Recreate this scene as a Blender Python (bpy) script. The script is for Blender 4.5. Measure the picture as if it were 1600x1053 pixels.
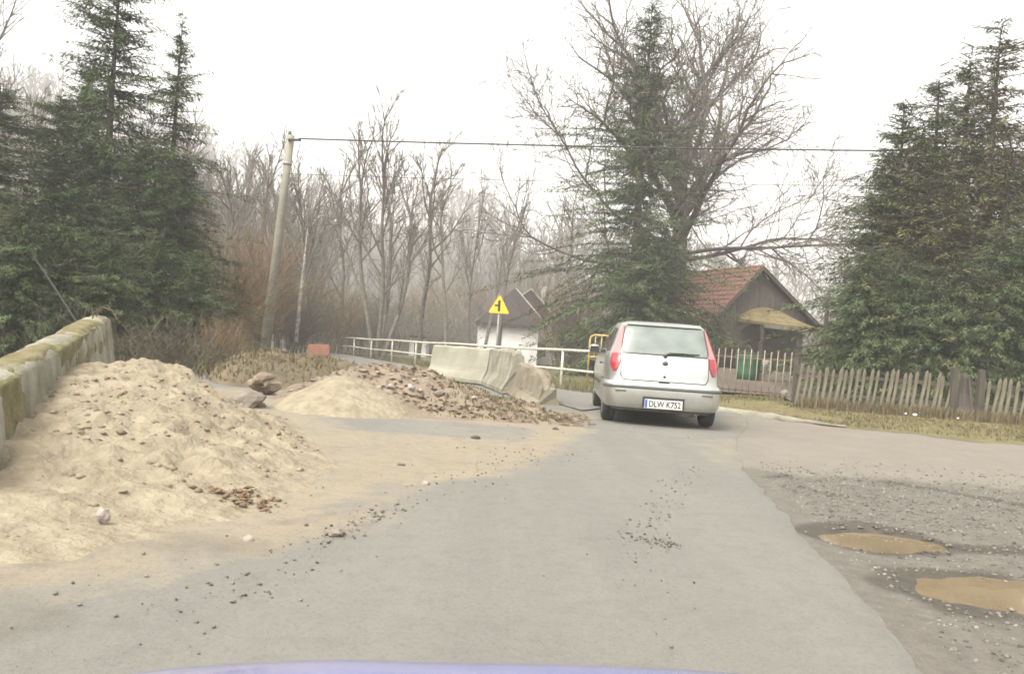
import bpy, bmesh, math, random
import numpy as np
from mathutils import Vector, Matrix, Euler

# ------------------------------------------------------------------ scene, camera, light
scene = bpy.context.scene
C = scene.collection
for _o in list(bpy.data.objects):
    bpy.data.objects.remove(_o)
PI = math.pi
W, H, F = 1600.0, 1053.0, 1385.0
CAMZ, ROLL, HOR = 1.17, math.radians(4.0), -5.5

cam_d = bpy.data.cameras.new('camera')
cam = bpy.data.objects.new('camera', cam_d)
C.objects.link(cam)
cam_d.sensor_width = 36.0
cam_d.lens = 36.0 * F / W
cam_d.clip_start = 0.02
cam_d.clip_end = 3000.0
cam.matrix_world = (Matrix.Translation((0, 0, CAMZ)) @ Matrix.Rotation(math.radians(90) + math.atan(HOR / F), 4, 'X')
                    @ Matrix.Rotation(ROLL, 4, 'Z'))
scene.camera = cam

SUN_EL, SUN_AZ = math.radians(52), math.radians(-140)
world = bpy.data.worlds.new('World')
scene.world = world
world.use_nodes = True
wn, wl = world.node_tree.nodes, world.node_tree.links
wn.clear()
sky = wn.new('ShaderNodeTexSky')
sky.sky_type = 'NISHITA'
sky.sun_disc = False
sky.sun_elevation = SUN_EL
sky.sun_rotation = SUN_AZ
sky.altitude = 300
sky.air_density = 1.6
sky.dust_density = 6.0
sky.ozone_density = 1.0
hs = wn.new('ShaderNodeHueSaturation')
hs.inputs['Saturation'].default_value = 0.10
tint = wn.new('ShaderNodeMix'); tint.data_type = 'RGBA'; tint.blend_type = 'MULTIPLY'
tint.inputs[0].default_value = 1.0
tint.inputs[7].default_value = (1.0, 0.975, 0.925, 1)
bgd = wn.new('ShaderNodeBackground')
bgd.inputs['Strength'].default_value = 0.15
wo = wn.new('ShaderNodeOutputWorld')
wl.new(sky.outputs[0], hs.inputs['Color'])
wl.new(hs.outputs[0], tint.inputs[6])
wl.new(tint.outputs[2], bgd.inputs['Color'])
wl.new(bgd.outputs[0], wo.inputs['Surface'])

sun_d = bpy.data.lights.new('sun', 'SUN')
sun_d.energy = 0.9
sun_d.angle = math.radians(35)
sun_d.color = (1.0, 0.965, 0.90)
sun = bpy.data.objects.new('sun', sun_d)
C.objects.link(sun)
sdir = Vector((math.sin(SUN_AZ) * math.cos(SUN_EL), math.cos(SUN_AZ) * math.cos(SUN_EL), math.sin(SUN_EL)))
sun.rotation_euler = sdir.to_track_quat('Z', 'Y').to_euler()

vs = scene.view_settings
scene.display_settings.display_device = 'sRGB'
vs.view_transform = 'Standard'
vs.look = 'None'
vs.exposure = 1.48
vs.gamma = 1.0
vs.use_curve_mapping = False
cy = scene.cycles
cy.use_denoising = True
cy.max_bounces = 6
cy.diffuse_bounces = 3
cy.glossy_bounces = 2
cy.transmission_bounces = 2
cy.volume_bounces = 1
cy.pixel_filter_type = 'BLACKMAN_HARRIS'
cy.filter_width = 1.7

# ------------------------------------------------------------------ pixel -> place
cr, sr = math.cos(ROLL), math.sin(ROLL)
def uv(px, py):
    dx, dy = px - W / 2, py - H / 2
    return dx * cr + dy * sr, -dx * sr + dy * cr - HOR
def P(px, py, d):
    u, v = uv(px, py)
    return Vector((u * d / F, d, CAMZ - v * d / F))
def G(px, py, z=0.0):
    u, v = uv(px, py)
    d = (CAMZ - z) * F / v
    return Vector((u * d / F, d, z))
def X(px, d, py=540):
    return uv(px, py)[0] * d / F

# ------------------------------------------------------------------ noise
def _h(ix, iy, seed):
    n = (ix.astype(np.int64) * 374761393 + iy.astype(np.int64) * 668265263 + seed * 974634777) & 0x7fffffff
    n = ((n ^ (n >> 13)) * 1274126177) & 0x7fffffff
    return ((n ^ (n >> 16)) & 0xffff) / 65535.0
def vnoise(x, y, seed=0):
    x = np.asarray(x, float); y = np.asarray(y, float)
    ix, iy = np.floor(x), np.floor(y)
    fx, fy = x - ix, y - iy
    fx = fx * fx * (3 - 2 * fx); fy = fy * fy * (3 - 2 * fy)
    a = _h(ix, iy, seed); b = _h(ix + 1, iy, seed); c = _h(ix, iy + 1, seed); d = _h(ix + 1, iy + 1, seed)
    return (a * (1 - fx) + b * fx) * (1 - fy) + (c * (1 - fx) + d * fx) * fy
def fbm(x, y, seed=0, o=4):
    s, a, t = 0, 0.5, 0
    for k in range(o):
        s = s + a * vnoise(np.asarray(x) * 2 ** k + 17 * k, np.asarray(y) * 2 ** k - 9 * k, seed + k); t += a; a *= 0.5
    return s / t
def sst(a, b, x):
    t = np.clip((np.asarray(x, float) - a) / (b - a), 0, 1)
    return t * t * (3 - 2 * t)

# ------------------------------------------------------------------ terrain height
def hz(x, y):
    x = np.asarray(x, float); y = np.asarray(y, float)
    z = -np.clip(0.020 * (y - 16), 0, 1.1) * sst(9, 1, x)
    z = z - 0.6 * sst(38, 70, y) * sst(-2, 8, x)
    t = np.clip(-x - (9.0 + 0.26 * np.clip(y - 18, 0, 400)), 0, None)
    z = z + 30 * (1 - np.exp(-0.62 * t / 30)) * sst(0, 5, t)
    far = 34 * sst(110, 290, y) * (0.42 + 0.58 * sst(60, -40, x)) + 10 * sst(250, 600, y)
    z = z + far + 4 * (fbm(x / 60, y / 60, 5) - 0.5) * sst(90, 160, y)
    return z
def hzf(x, y):
    return float(hz(np.array([x]), np.array([y]))[0])
def onG(x, y, dz=0.0):
    return Vector((x, y, hzf(x, y) + dz))

# ------------------------------------------------------------------ materials
MATS = {}
def mat(name, col, col2=None, scale=4.0, rough=0.9, bump=0.0, bscale=None, metal=0.0, spec=0.3, coat=0.0,
        coords='Object', attr=None, emis=None, detail=6.0, stretch=None, lo=0.35, hi=0.65):
    m = bpy.data.materials.new(name); m.use_nodes = True
    n, l = m.node_tree.nodes, m.node_tree.links
    b = n['Principled BSDF']
    b.inputs['Roughness'].default_value = rough
    b.inputs['Metallic'].default_value = metal
    b.inputs['Specular IOR Level'].default_value = spec
    b.inputs['Coat Weight'].default_value = coat
    b.inputs['Coat Roughness'].default_value = 0.08
    b.inputs['Base Color'].default_value = (*col, 1)
    tc = n.new('ShaderNodeTexCoord')
    src = tc.outputs[coords]
    if stretch:
        mp = n.new('ShaderNodeMapping'); mp.inputs['Scale'].default_value = stretch
        l.new(src, mp.inputs[0]); src = mp.outputs[0]
    if col2 is not None:
        nz = n.new('ShaderNodeTexNoise'); nz.inputs['Scale'].default_value = scale; nz.inputs['Detail'].default_value = detail
        l.new(src, nz.inputs['Vector'])
        rp = n.new('ShaderNodeMapRange'); rp.inputs[1].default_value = lo; rp.inputs[2].default_value = hi
        l.new(nz.outputs[0], rp.inputs[0])
        mx = n.new('ShaderNodeMix'); mx.data_type = 'RGBA'
        mx.inputs[6].default_value = (*col, 1); mx.inputs[7].default_value = (*col2, 1)
        f = rp.outputs[0]
        if attr:
            at = n.new('ShaderNodeAttribute'); at.attribute_name = attr
            av = n.new('ShaderNodeMath'); av.operation = 'MULTIPLY_ADD'
            av.inputs[1].default_value = 0.35; l.new(f, av.inputs[0])
            a2 = n.new('ShaderNodeMath'); a2.operation = 'MULTIPLY'; a2.inputs[1].default_value = 0.75
            l.new(at.outputs['Fac'], a2.inputs[0]); l.new(a2.outputs[0], av.inputs[2]); f = av.outputs[0]
        l.new(f, mx.inputs[0]); l.new(mx.outputs[2], b.inputs['Base Color'])
    if bump:
        nb = n.new('ShaderNodeTexNoise'); nb.inputs['Scale'].default_value = bscale or scale * 4; nb.inputs['Detail'].default_value = 8
        l.new(src, nb.inputs['Vector'])
        bp = n.new('ShaderNodeBump'); bp.inputs['Strength'].default_value = bump; bp.inputs['Distance'].default_value = 0.02
        l.new(nb.outputs[0], bp.inputs['Height']); l.new(bp.outputs[0], b.inputs['Normal'])
    MATS[name] = m
    return m

def surf_mat(name, layers, base, base2, bscale, bump=0.5, bmp=60.0, rough=0.92, wet=None):
    """ground material: base noise + layers [(attribute, colour a, colour b, noise scale)]"""
    m = bpy.data.materials.new(name); m.use_nodes = True
    n, l = m.node_tree.nodes, m.node_tree.links
    b = n['Principled BSDF']; b.inputs['Roughness'].default_value = rough; b.inputs['Specular IOR Level'].default_value = 0.3
    tc = n.new('ShaderNodeTexCoord')
    def noise(sc, det=8):
        z = n.new('ShaderNodeTexNoise'); z.inputs['Scale'].default_value = sc; z.inputs['Detail'].default_value = det
        z.inputs['Roughness'].default_value = 0.65
        l.new(tc.outputs['Object'], z.inputs['Vector']); return z.outputs[0]
    def rng(v, a, c):
        r = n.new('ShaderNodeMapRange'); r.inputs[1].default_value = a; r.inputs[2].default_value = c; l.new(v, r.inputs[0]); return r.outputs[0]
    def mix(f, a, c):
        x = n.new('ShaderNodeMix'); x.data_type = 'RGBA'; l.new(f, x.inputs[0])
        for k, s in ((6, a), (7, c)):
            if isinstance(s, tuple): x.inputs[k].default_value = (*s, 1)
            else: l.new(s, x.inputs[k])
        return x.outputs[2]
    def mth(op, a, c):
        x = n.new('ShaderNodeMath'); x.operation = op
        for k, s in ((0, a), (1, c)):
            if isinstance(s, (int, float)): x.inputs[k].default_value = s
            else: l.new(s, x.inputs[k])
        return x.outputs[0]
    big, fine = noise(bscale), noise(55, 4)
    col = mix(rng(mth('ADD', mth('MULTIPLY', big, 0.6), mth('MULTIPLY', fine, 0.4)), 0.34, 0.66), base, base2)
    for (att, ca, cb, sc) in layers:
        at = n.new('ShaderNodeAttribute'); at.attribute_name = att
        brk = mth('ADD', at.outputs['Fac'], mth('MULTIPLY', mth('SUBTRACT', noise(2.6), 0.5), 1.1))
        brk = mth('MULTIPLY', rng(brk, 0.30, 0.75), rng(at.outputs['Fac'], 0.02, 0.2))
        lay = mix(rng(mth('ADD', mth('MULTIPLY', noise(sc), 0.6), mth('MULTIPLY', fine, 0.4)), 0.34, 0.66), ca, cb)
        col = mix(brk, col, lay)
    if name == 'road':
        mp = n.new('ShaderNodeMapping'); mp.inputs['Scale'].default_value = (2.4, .16, 1); l.new(tc.outputs['Object'], mp.inputs[0])
        st = n.new('ShaderNodeTexNoise'); st.inputs['Scale'].default_value = 1.0; st.inputs['Detail'].default_value = 6; l.new(mp.outputs[0], st.inputs['Vector'])
        col = mix(mth('MULTIPLY', rng(st.outputs[0], 0.45, 0.72), 0.35), col, (0.225, 0.208, 0.176))
        col = mix(mth('MULTIPLY', rng(noise(7, 5), 0.48, 0.64), 0.30), col, (0.120, 0.115, 0.102))
        col = mix(mth('MULTIPLY', rng(noise(42, 3), 0.52, 0.68), 0.38), col, (0.095, 0.090, 0.079))
        gr = noise(260, 2)
        col = mix(mth('MULTIPLY', rng(gr, 0.56, 0.70), 0.55), col, (0.085, 0.080, 0.070))
        col = mix(mth('MULTIPLY', rng(noise(140, 2), 0.60, 0.72), 0.5), col, (0.29, 0.27, 0.23))
        vo = n.new('ShaderNodeTexVoronoi'); vo.feature = 'DISTANCE_TO_EDGE'; vo.inputs['Scale'].default_value = .42
        wv = n.new('ShaderNodeMix'); wv.data_type = 'RGBA'; wv.inputs[0].default_value = .22; l.new(tc.outputs['Object'], wv.inputs[6])
        wn_ = n.new('ShaderNodeTexNoise'); wn_.inputs['Scale'].default_value = 1.6; wn_.inputs['Detail'].default_value = 6; l.new(tc.outputs['Object'], wn_.inputs['Vector']); l.new(wn_.outputs['Color'], wv.inputs[7])
        l.new(wv.outputs[2], vo.inputs['Vector'])
        cr_ = mth('MULTIPLY', mth('MULTIPLY', rng(vo.outputs['Distance'], 0.0045, 0.0), rng(noise(.5), 0.50, 0.62)), .7)
        col = mix(cr_, col, (0.05, 0.046, 0.04))
    l.new(col, b.inputs['Base Color'])
    if wet:
        at = n.new('ShaderNodeAttribute'); at.attribute_name = wet
        l.new(mth('SUBTRACT', rough, mth('MULTIPLY', at.outputs['Fac'], 0.5)), b.inputs['Roughness'])
    bp = n.new('ShaderNodeBump'); bp.inputs['Strength'].default_value = bump; bp.inputs['Distance'].default_value = 0.015
    l.new(mth('ADD', noise(bmp, 6), mth('MULTIPLY', noise(bmp * 0.2, 4), 1.2)), bp.inputs['Height']); l.new(bp.outputs[0], b.inputs['Normal'])
    MATS[name] = m
    return m

SAND_A, SAND_B = (0.285, 0.243, 0.170), (0.205, 0.172, 0.118)
surf_mat('road', [('sand', (0.270, 0.228, 0.160), (0.215, 0.183, 0.132), 1.2), ('mud', (0.085, 0.078, 0.062), (0.15, 0.13, 0.10), 3.0)],
         (0.182, 0.174, 0.155), (0.150, 0.143, 0.127), 0.55, bump=0.35, bmp=90)
surf_mat('ground', [('gravel', (0.168, 0.152, 0.129), (0.100, 0.090, 0.076), 9.0), ('dust', (0.208, 0.186, 0.153), (0.172, 0.153, 0.124), 1.5),
                    ('track', (0.050, 0.044, 0.036), (0.095, 0.083, 0.066), 4.0), ('grass', (0.125, 0.120, 0.048), (0.185, 0.155, 0.075), 2.5),
                    ('litter', (0.095, 0.072, 0.050), (0.062, 0.055, 0.036), 3.0)],
         (0.120, 0.100, 0.066), (0.085, 0.080, 0.048), 0.35, bump=0.8, bmp=40)
mat('sand', SAND_A, SAND_B, 5.5, 0.95, 1.0, 13, detail=12.0)
for _n in MATS['sand'].node_tree.nodes:
    if _n.type == 'BUMP': _n.inputs['Distance'].default_value = 0.045
mat('sand_lump', (0.115, 0.092, 0.062), (0.300, 0.255, 0.180), 2.0, 0.95, attr='shade')
mat('dirt', (0.150, 0.115, 0.085), (0.235, 0.188, 0.138), 2.2, 0.95, 0.9, 18)
mat('rubble', (0.140, 0.105, 0.080), (0.330, 0.270, 0.205), 3.0, 0.95, 0.5, 20, attr='shade')
mat('clay', (0.120, 0.075, 0.042), (0.225, 0.150, 0.090), 14, 0.95, 0.7, 30)
mat('yard_soil', (0.125, 0.098, 0.075), (0.085, 0.070, 0.054), 1.2, 0.95, 0.8, 12)
mat('bank_soil', (0.150, 0.120, 0.076), (0.092, 0.077, 0.050), 1.8, 0.95, 0.9, 12)
mat('concrete', (0.300, 0.285, 0.225), (0.165, 0.150, 0.108), 2.4, 0.92, 1.0, 18)
mat('concrete_pale', (0.330, 0.315, 0.255), (0.240, 0.225, 0.175), 1.5, 0.92, 0.5, 22)
mat('concrete_wet', (0.150, 0.125, 0.090), (0.230, 0.205, 0.150), 1.6, 0.95, 0.6, 20)
mat('moss', (0.120, 0.108, 0.040), (0.205, 0.175, 0.105), 5, 1.0, 1.0, 30)
mat('pole_concrete', (0.285, 0.270, 0.220), (0.225, 0.210, 0.165), 3, 0.9, 0.3, 20)
mat('wire', (0.05, 0.048, 0.045))
mat('stone', (0.225, 0.195, 0.160), (0.135, 0.115, 0.092), 3, 0.95, 1.0, 10)
mat('stone_pale', (0.36, 0.31, 0.27), (0.26, 0.22, 0.20), 4, 0.9, 0.5, 14)
mat('gravel_stone', (0.045, 0.041, 0.036), (0.255, 0.235, 0.200), 1.5, 0.9, attr='shade')
mat('needles', (0.042, 0.070, 0.029), (0.118, 0.150, 0.062), 0.8, 0.75, attr='shade', spec=0.2)
mat('needles_olive', (0.066, 0.078, 0.031), (0.182, 0.168, 0.074), 0.7, 0.8, attr='shade', spec=0.2)
mat('needles_dark', (0.036, 0.066, 0.025), (0.100, 0.138, 0.050), 0.7, 0.8, attr='shade', spec=0.2)
mat('bark_dark', (0.075, 0.060, 0.050), (0.120, 0.100, 0.083), 5, 0.95, 0.6, 18)
mat('bark_grey', (0.125, 0.108, 0.090), (0.190, 0.166, 0.138), 5, 0.95, 0.4, 18)
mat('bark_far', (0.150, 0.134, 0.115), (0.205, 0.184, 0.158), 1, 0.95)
mat('birch', (0.45, 0.42, 0.36), (0.16, 0.14, 0.12), 6, 0.9)
mat('twig_brown', (0.120, 0.078, 0.042), (0.205, 0.140, 0.078), 1.2, 0.95, attr='shade')
mat('twig_grey', (0.060, 0.056, 0.040), (0.140, 0.120, 0.085), 1.2, 0.95, attr='shade')
mat('weeds_brown', (0.095, 0.075, 0.042), (0.165, 0.130, 0.070), 1.0, 0.95, attr='shade')
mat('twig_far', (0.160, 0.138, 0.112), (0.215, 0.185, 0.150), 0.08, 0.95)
mat('dry_grass', (0.195, 0.155, 0.090), (0.110, 0.092, 0.050), 1.0, 0.95, attr='shade')
mat('green_grass', (0.082, 0.090, 0.036), (0.195, 0.165, 0.088), 0.8, 0.95, attr='shade')
mat('leaf_litter', (0.085, 0.050, 0.028), (0.225, 0.150, 0.085), 2.0, 0.95, attr='shade')
mat('wood_old', (0.215, 0.192, 0.140), (0.110, 0.098, 0.068), 3.0, 0.92, 0.5, 30, stretch=(8, 8, 1))
mat('wood_dark', (0.085, 0.073, 0.060), (0.060, 0.050, 0.042), 2.0, 0.92, 0.4, 30, stretch=(6, 6, 1))
mat('wood_board', (0.125, 0.105, 0.090), (0.085, 0.071, 0.062), 1.4, 0.92, 0.4, 20, stretch=(6, 6, 1))
mat('rust', (0.135, 0.085, 0.062), (0.095, 0.066, 0.052), 6, 0.9)
mat('cream_paint', (0.62, 0.585, 0.49), (0.42, 0.37, 0.29), 7, 0.6, spec=0.4)
mat('bar_pale', (0.34, 0.305, 0.245), (0.23, 0.185, 0.14), 5, 0.8)
mat('tile_red', (0.225, 0.108, 0.074), (0.160, 0.098, 0.074), 2.0, 0.9, 0.3, 12)
mat('roof_moss', (0.205, 0.158, 0.075), (0.120, 0.098, 0.048), 3.0, 0.98, 1.0, 14)
mat('roof_mauve', (0.036, 0.024, 0.023), (0.027, 0.019, 0.018), 1.0, 0.85)
mat('plaster_white', (0.78, 0.765, 0.74), (0.66, 0.63, 0.60), 0.8, 0.9)
mat('plaster_barn', (0.150, 0.125, 0.105), (0.105, 0.088, 0.075), 0.9, 0.95)
mat('trim_pale', (0.40, 0.37, 0.32), (0.30, 0.27, 0.23), 2, 0.85)
mat('dark_gap', (0.030, 0.026, 0.022), (0.045, 0.039, 0.033), 3, 0.9)
mat('sign_yellow', (0.82, 0.55, 0.035), (0.74, 0.48, 0.03), 3, 0.45, spec=0.5)
mat('sign_black', (0.02, 0.02, 0.02), rough=0.5)
mat('sign_red', (0.50, 0.10, 0.06), rough=0.5)
mat('zinc', (0.34, 0.335, 0.32), (0.26, 0.25, 0.24), 8, 0.6, metal=0.3)
mat('brick_orange', (0.30, 0.150, 0.098), (0.23, 0.115, 0.080), 8, 0.9, 0.4, 30)
mat('pipe_yellow', (0.56, 0.40, 0.15), (0.42, 0.28, 0.11), 6, 0.55)
mat('tub_green', (0.045, 0.130, 0.070), (0.04, 0.10, 0.06), 4, 0.6)
mat('mud_water', (0.225, 0.172, 0.108), (0.175, 0.132, 0.084), 3.0, 0.04, spec=0.5)
mat('silver_paint', (0.56, 0.575, 0.54), (0.48, 0.485, 0.45), 3.5, rough=0.30, metal=0.8, spec=0.5, coat=0.4)
mat('car_glass', (0.150, 0.178, 0.155), (0.095, 0.115, 0.102), 3, 0.05, spec=1.0, coat=1.0)
mat('side_glass', (0.03, 0.034, 0.032), rough=0.06, spec=0.9)
mat('lamp_pink', (0.62, 0.185, 0.175), rough=0.15, spec=0.6, coat=0.6)
mat('lamp_red', (0.33, 0.022, 0.030), rough=0.12, spec=0.6, coat=0.6)
mat('black_plastic', (0.030, 0.031, 0.028), rough=0.55, spec=0.4)
mat('grey_trim', (0.085, 0.088, 0.078), rough=0.5, spec=0.4)
mat('rubber', (0.028, 0.027, 0.026), (0.055, 0.050, 0.045), 8, 0.9)
mat('rim', (0.42, 0.42, 0.40), (0.25, 0.24, 0.22), 6, 0.45, metal=0.6)
mat('plate_white', (0.72, 0.70, 0.66), (0.60, 0.58, 0.55), 6, 0.6)
mat('plate_blue', (0.05, 0.10, 0.42), rough=0.5)
mat('plate_ink', (0.03, 0.03, 0.03), rough=0.6)
mat('muffler', (0.36, 0.35, 0.32), (0.2, 0.18, 0.16), 8, 0.5, metal=0.5)
mat('blue_paint', (0.13, 0.18, 0.56), rough=0.25, metal=0.1, spec=0.5, coat=1.0)
mat('litter_white', (0.72, 0.70, 0.66), (0.55, 0.53, 0.50), 9, 0.7)

# ------------------------------------------------------------------ mesh helpers
class MB:
    def __init__(s):
        s.v, s.f, s.a = [], [], []
    def add(s, vs_, fs, shade=None):
        o = len(s.v)
        s.v.extend([tuple(p) for p in vs_])
        for f in fs:
            s.f.append(tuple(i + o for i in f))
            if shade is not None: s.a.append(shade)
        return s
    def box(s, x0, x1, y0, y1, z0, z1, M=None):
        c = [Vector(p) for p in ((x0, y0, z0), (x1, y0, z0), (x1, y1, z0), (x0, y1, z0), (x0, y0, z1), (x1, y0, z1), (x1, y1, z1), (x0, y1, z1))]
        if M is not None: c = [M @ p for p in c]
        return s.add(c, [(0, 3, 2, 1), (4, 5, 6, 7), (0, 1, 5, 4), (1, 2, 6, 5), (2, 3, 7, 6), (3, 0, 4, 7)])
    def tube(s, pts, rad, n=8, cap=True):
        pts = [Vector(p) for p in pts]
        rr = rad if isinstance(rad, (list, tuple)) else [rad] * len(pts)
        vs_, fs = [], []
        ref = None
        for i, p in enumerate(pts):
            t = (pts[min(i + 1, len(pts) - 1)] - pts[max(i - 1, 0)]).normalized()
            if ref is None:
                ref = t.orthogonal().normalized()
            a = (ref - t * ref.dot(t)).normalized(); ref = a
            b = t.cross(a)
            for k in range(n):
                w = 2 * PI * k / n
                vs_.append(p + (a * math.cos(w) + b * math.sin(w)) * rr[i])
        for i in range(len(pts) - 1):
            for k in range(n):
                k2 = (k + 1) % n
                fs.append((i * n + k, i * n + k2, (i + 1) * n + k2, (i + 1) * n + k))
        if cap:
            fs.append(tuple(range(n - 1, -1, -1))); fs.append(tuple((len(pts) - 1) * n + k for k in range(n)))
        return s.add(vs_, fs)
    def lathe(s, prof, n=24, M=None, cap=True):
        """prof = [(radius, height)] round local z"""
        vs_, fs = [], []
        for (r, z) in prof:
            for k in range(n):
                w = 2 * PI * k / n
                q = Vector((r * math.cos(w), r * math.sin(w), z))
                vs_.append(M @ q if M is not None else q)
        for i in range(len(prof) - 1):
            for k in range(n):
                k2 = (k + 1) % n
                fs.append((i * n + k, i * n + k2, (i + 1) * n + k2, (i + 1) * n + k))
        if cap:
            fs.append(tuple(range(n - 1, -1, -1))); fs.append(tuple((len(prof) - 1) * n + k for k in range(n)))
        return s.add(vs_, fs)
    def prism(s, poly, y0, y1):
        """polygon in x,z extruded along y"""
        n = len(poly)
        vs_ = [(x, y0, z) for x, z in poly] + [(x, y1, z) for x, z in poly]
        fs = [tuple(range(n)), tuple(range(2 * n - 1, n - 1, -1))]
        for k in range(n):
            k2 = (k + 1) % n
            fs.append((k, k + n, k2 + n, k2))
        return s.add(vs_, fs)
    def grid(s, rows, close=False):
        m = len(rows[0]); vs_ = [p for r in rows for p in r]; fs = []
        for i in range(len(rows) - 1):
            for k in range(m - (0 if close else 1)):
                k2 = (k + 1) % m
                fs.append((i * m + k, i * m + k2, (i + 1) * m + k2, (i + 1) * m + k))
        return s.add(vs_, fs)
    def mesh(s, name, m, smooth=False):
        me = bpy.data.meshes.new(name)
        me.from_pydata(s.v, [], s.f)
        if s.a and len(s.a) == len(s.f):
            at = me.attributes.new('shade', 'FLOAT', 'FACE'); at.data.foreach_set('value', np.array(s.a, dtype=np.float32))
        me.materials.append(MATS[m] if isinstance(m, str) else m)
        if smooth: me.polygons.foreach_set('use_smooth', [True] * len(me.polygons))
        me.update()
        return me

def tag(o, label=None, cat=None, group=None, kind=None):
    if label: o['label'] = label
    if cat: o['category'] = cat
    if group: o['group'] = group
    if kind: o['kind'] = kind
    return o
def link(name, me, parent=None, loc=None, rot=None):
    o = bpy.data.objects.new(name, me); C.objects.link(o)
    if parent is not None: o.parent = parent
    if loc is not None: o.location = loc
    if rot is not None: o.rotation_euler = rot
    return o
def part(name, mb, m, parent, smooth=False, loc=None, rot=None):
    return link(name, mb.mesh(name, m, smooth), parent, loc, rot)
def solo(name, mb, m, label, cat, group=None, smooth=False, loc=None, rot=None):
    return tag(link(name, mb.mesh(name, m, smooth), None, loc, rot), label, cat, group)
def thing(name, label, cat, loc=(0, 0, 0), rot=(0, 0, 0), group=None):
    o = bpy.data.objects.new(name, None); C.objects.link(o)
    o.empty_display_size = 0.3
    o.location = loc; o.rotation_euler = rot
    return tag(o, label, cat, group)
def copy_tree(src, loc, rz=0, scale=1.0, label=None, group=None, tilt=(0, 0)):
    r = src.copy(); C.objects.link(r)
    r.location = loc; r.rotation_euler = (tilt[0], tilt[1], rz)
    r.scale = (scale, scale, scale) if not isinstance(scale, (tuple, list)) else scale
    if label: r['label'] = label
    if group: r['group'] = group
    for ch in src.children:
        c = ch.copy(); C.objects.link(c); c.parent = r
    return r
def np_mesh(name, v, f, m, shade=None, smooth=False):
    """v (n,3) array, f (k,3 or 4) array"""
    me = bpy.data.meshes.new(name)
    v = np.asarray(v, np.float32); f = np.asarray(f, np.int32); k = f.shape[1]
    me.vertices.add(len(v)); me.vertices.foreach_set('co', v.ravel())
    me.loops.add(f.size); me.loops.foreach_set('vertex_index', f.ravel())
    me.polygons.add(len(f))
    me.polygons.foreach_set('loop_start', np.arange(0, f.size, k, dtype=np.int32))
    if shade is not None:
        at = me.attributes.new('shade', 'FLOAT', 'FACE'); at.data.foreach_set('value', np.asarray(shade, np.float32))
    me.materials.append(MATS[m])
    if smooth: me.polygons.foreach_set('use_smooth', np.ones(len(f), bool))
    me.update(calc_edges=True); me.validate()
    return me
def point_attr(me, name, vals):
    at = me.attributes.new(name, 'FLOAT', 'POINT'); at.data.foreach_set('value', np.asarray(vals, np.float32))
def grid_faces(nx, ny):
    i, j = np.meshgrid(np.arange(nx - 1), np.arange(ny - 1))
    a = (j * nx + i).ravel()
    return np.stack([a, a + 1, a + nx + 1, a + nx], 1)

# ================================================================== THE SETTING
def axis(breaks):
    out = []
    for a, b, st in breaks:
        out += list(np.arange(a, b, st))
    return np.array(out + [breaks[-1][1]])
def dist_seg(x, y, a, b):
    ax, ay = a; bx, by = b
    t = np.clip(((x - ax) * (bx - ax) + (y - ay) * (by - ay)) / ((bx - ax) ** 2 + (by - ay) ** 2), 0, 1)
    return np.hypot(x - ax - t * (bx - ax), y - ay - t * (by - ay))

# asphalt right edge, world (Y -> X)
EDGE_Y = np.array([-4, 2.0, 3.3, 5.3, 7.5, 8.6, 10.0, 11.8, 13.6, 15.5, 17.2, 18.6, 24])
EDGE_X = np.array([1.3, 1.52, 1.66, 1.94, 2.2, 2.36, 2.62, 3.1, 3.7, 4.2, 4.4, 4.4, 4.4])
def edge_x(y):
    return np.interp(y, EDGE_Y, EDGE_X)
PUD = [(G(1368, 834), 0.25, 0.155, -0.1), (G(1545, 914), 0.27, 0.20, -0.25)]
KERB = [G(1118, 640), G(1300, 663), G(1440, 676), G(1620, 694)]

xs = axis([(-420, -60, 12), (-60, -16, 1.5), (-16, -8, 0.4), (-8, 13, 0.1), (13, 24, 0.4), (24, 60, 2), (60, 420, 12)])
ys = axis([(-40, -4, 3), (-4, 20, 0.1), (20, 45, 0.4), (45, 130, 2.5), (130, 620, 14)])
gx, gy = np.meshgrid(xs, ys)
gz = hz(gx, gy)
near = sst(-18, -9, gx) * sst(26, 17, gx) * sst(44, 30, gy) * sst(-4, -2, gy)
offroad = sst(-0.02, 0.5, gx - edge_x(gy))
right = (gx > edge_x(gy)) & (gy < 19)
gz = gz + near * np.where(right | (gy > 19.5), 1, 0) * 0.0
bumps = (fbm(gx * 0.9, gy * 0.9, 11) - 0.5) * 0.10 + (fbm(gx * 3.5, gy * 3.5, 12) - 0.5) * 0.035
gz = gz - 0.02 * sst(-16, -9, gx) * sst(26, 17, gx)
gz = gz + np.where(right, (bumps - 0.012) * sst(0.0, 0.35, gx - edge_x(gy)) * sst(19, 16, gy), 0)
for c, rx, ry, rot in PUD:
    dx, dy = gx - c.x, gy - c.y
    u = dx * math.cos(rot) + dy * math.sin(rot); v_ = -dx * math.sin(rot) + dy * math.cos(rot)
    r = np.sqrt((u / (rx * 1.4)) ** 2 + (v_ / (ry * 1.5)) ** 2) + (fbm(gx * 2.6, gy * 2.6, 31) - 0.5) * 1.1
    k = sst(1.35, 0.6, r)
    gz = gz * (1 - k) + (-0.075) * k
V = np.stack([gx.ravel(), gy.ravel(), gz.ravel()], 1)
gme = np_mesh('ground', V, grid_faces(len(xs), len(ys)), 'ground', smooth=True)
gnoise = fbm(gx * 0.5, gy * 0.5, 21)
rightzone = sst(-0.5, -0.2, gx - edge_x(gy)) * sst(13.6, 11.8, gy - 0.04 * gx)
m_gravel = rightzone * sst(10.6, 9.0, gy + (gnoise - 0.5) * 3)
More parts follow.
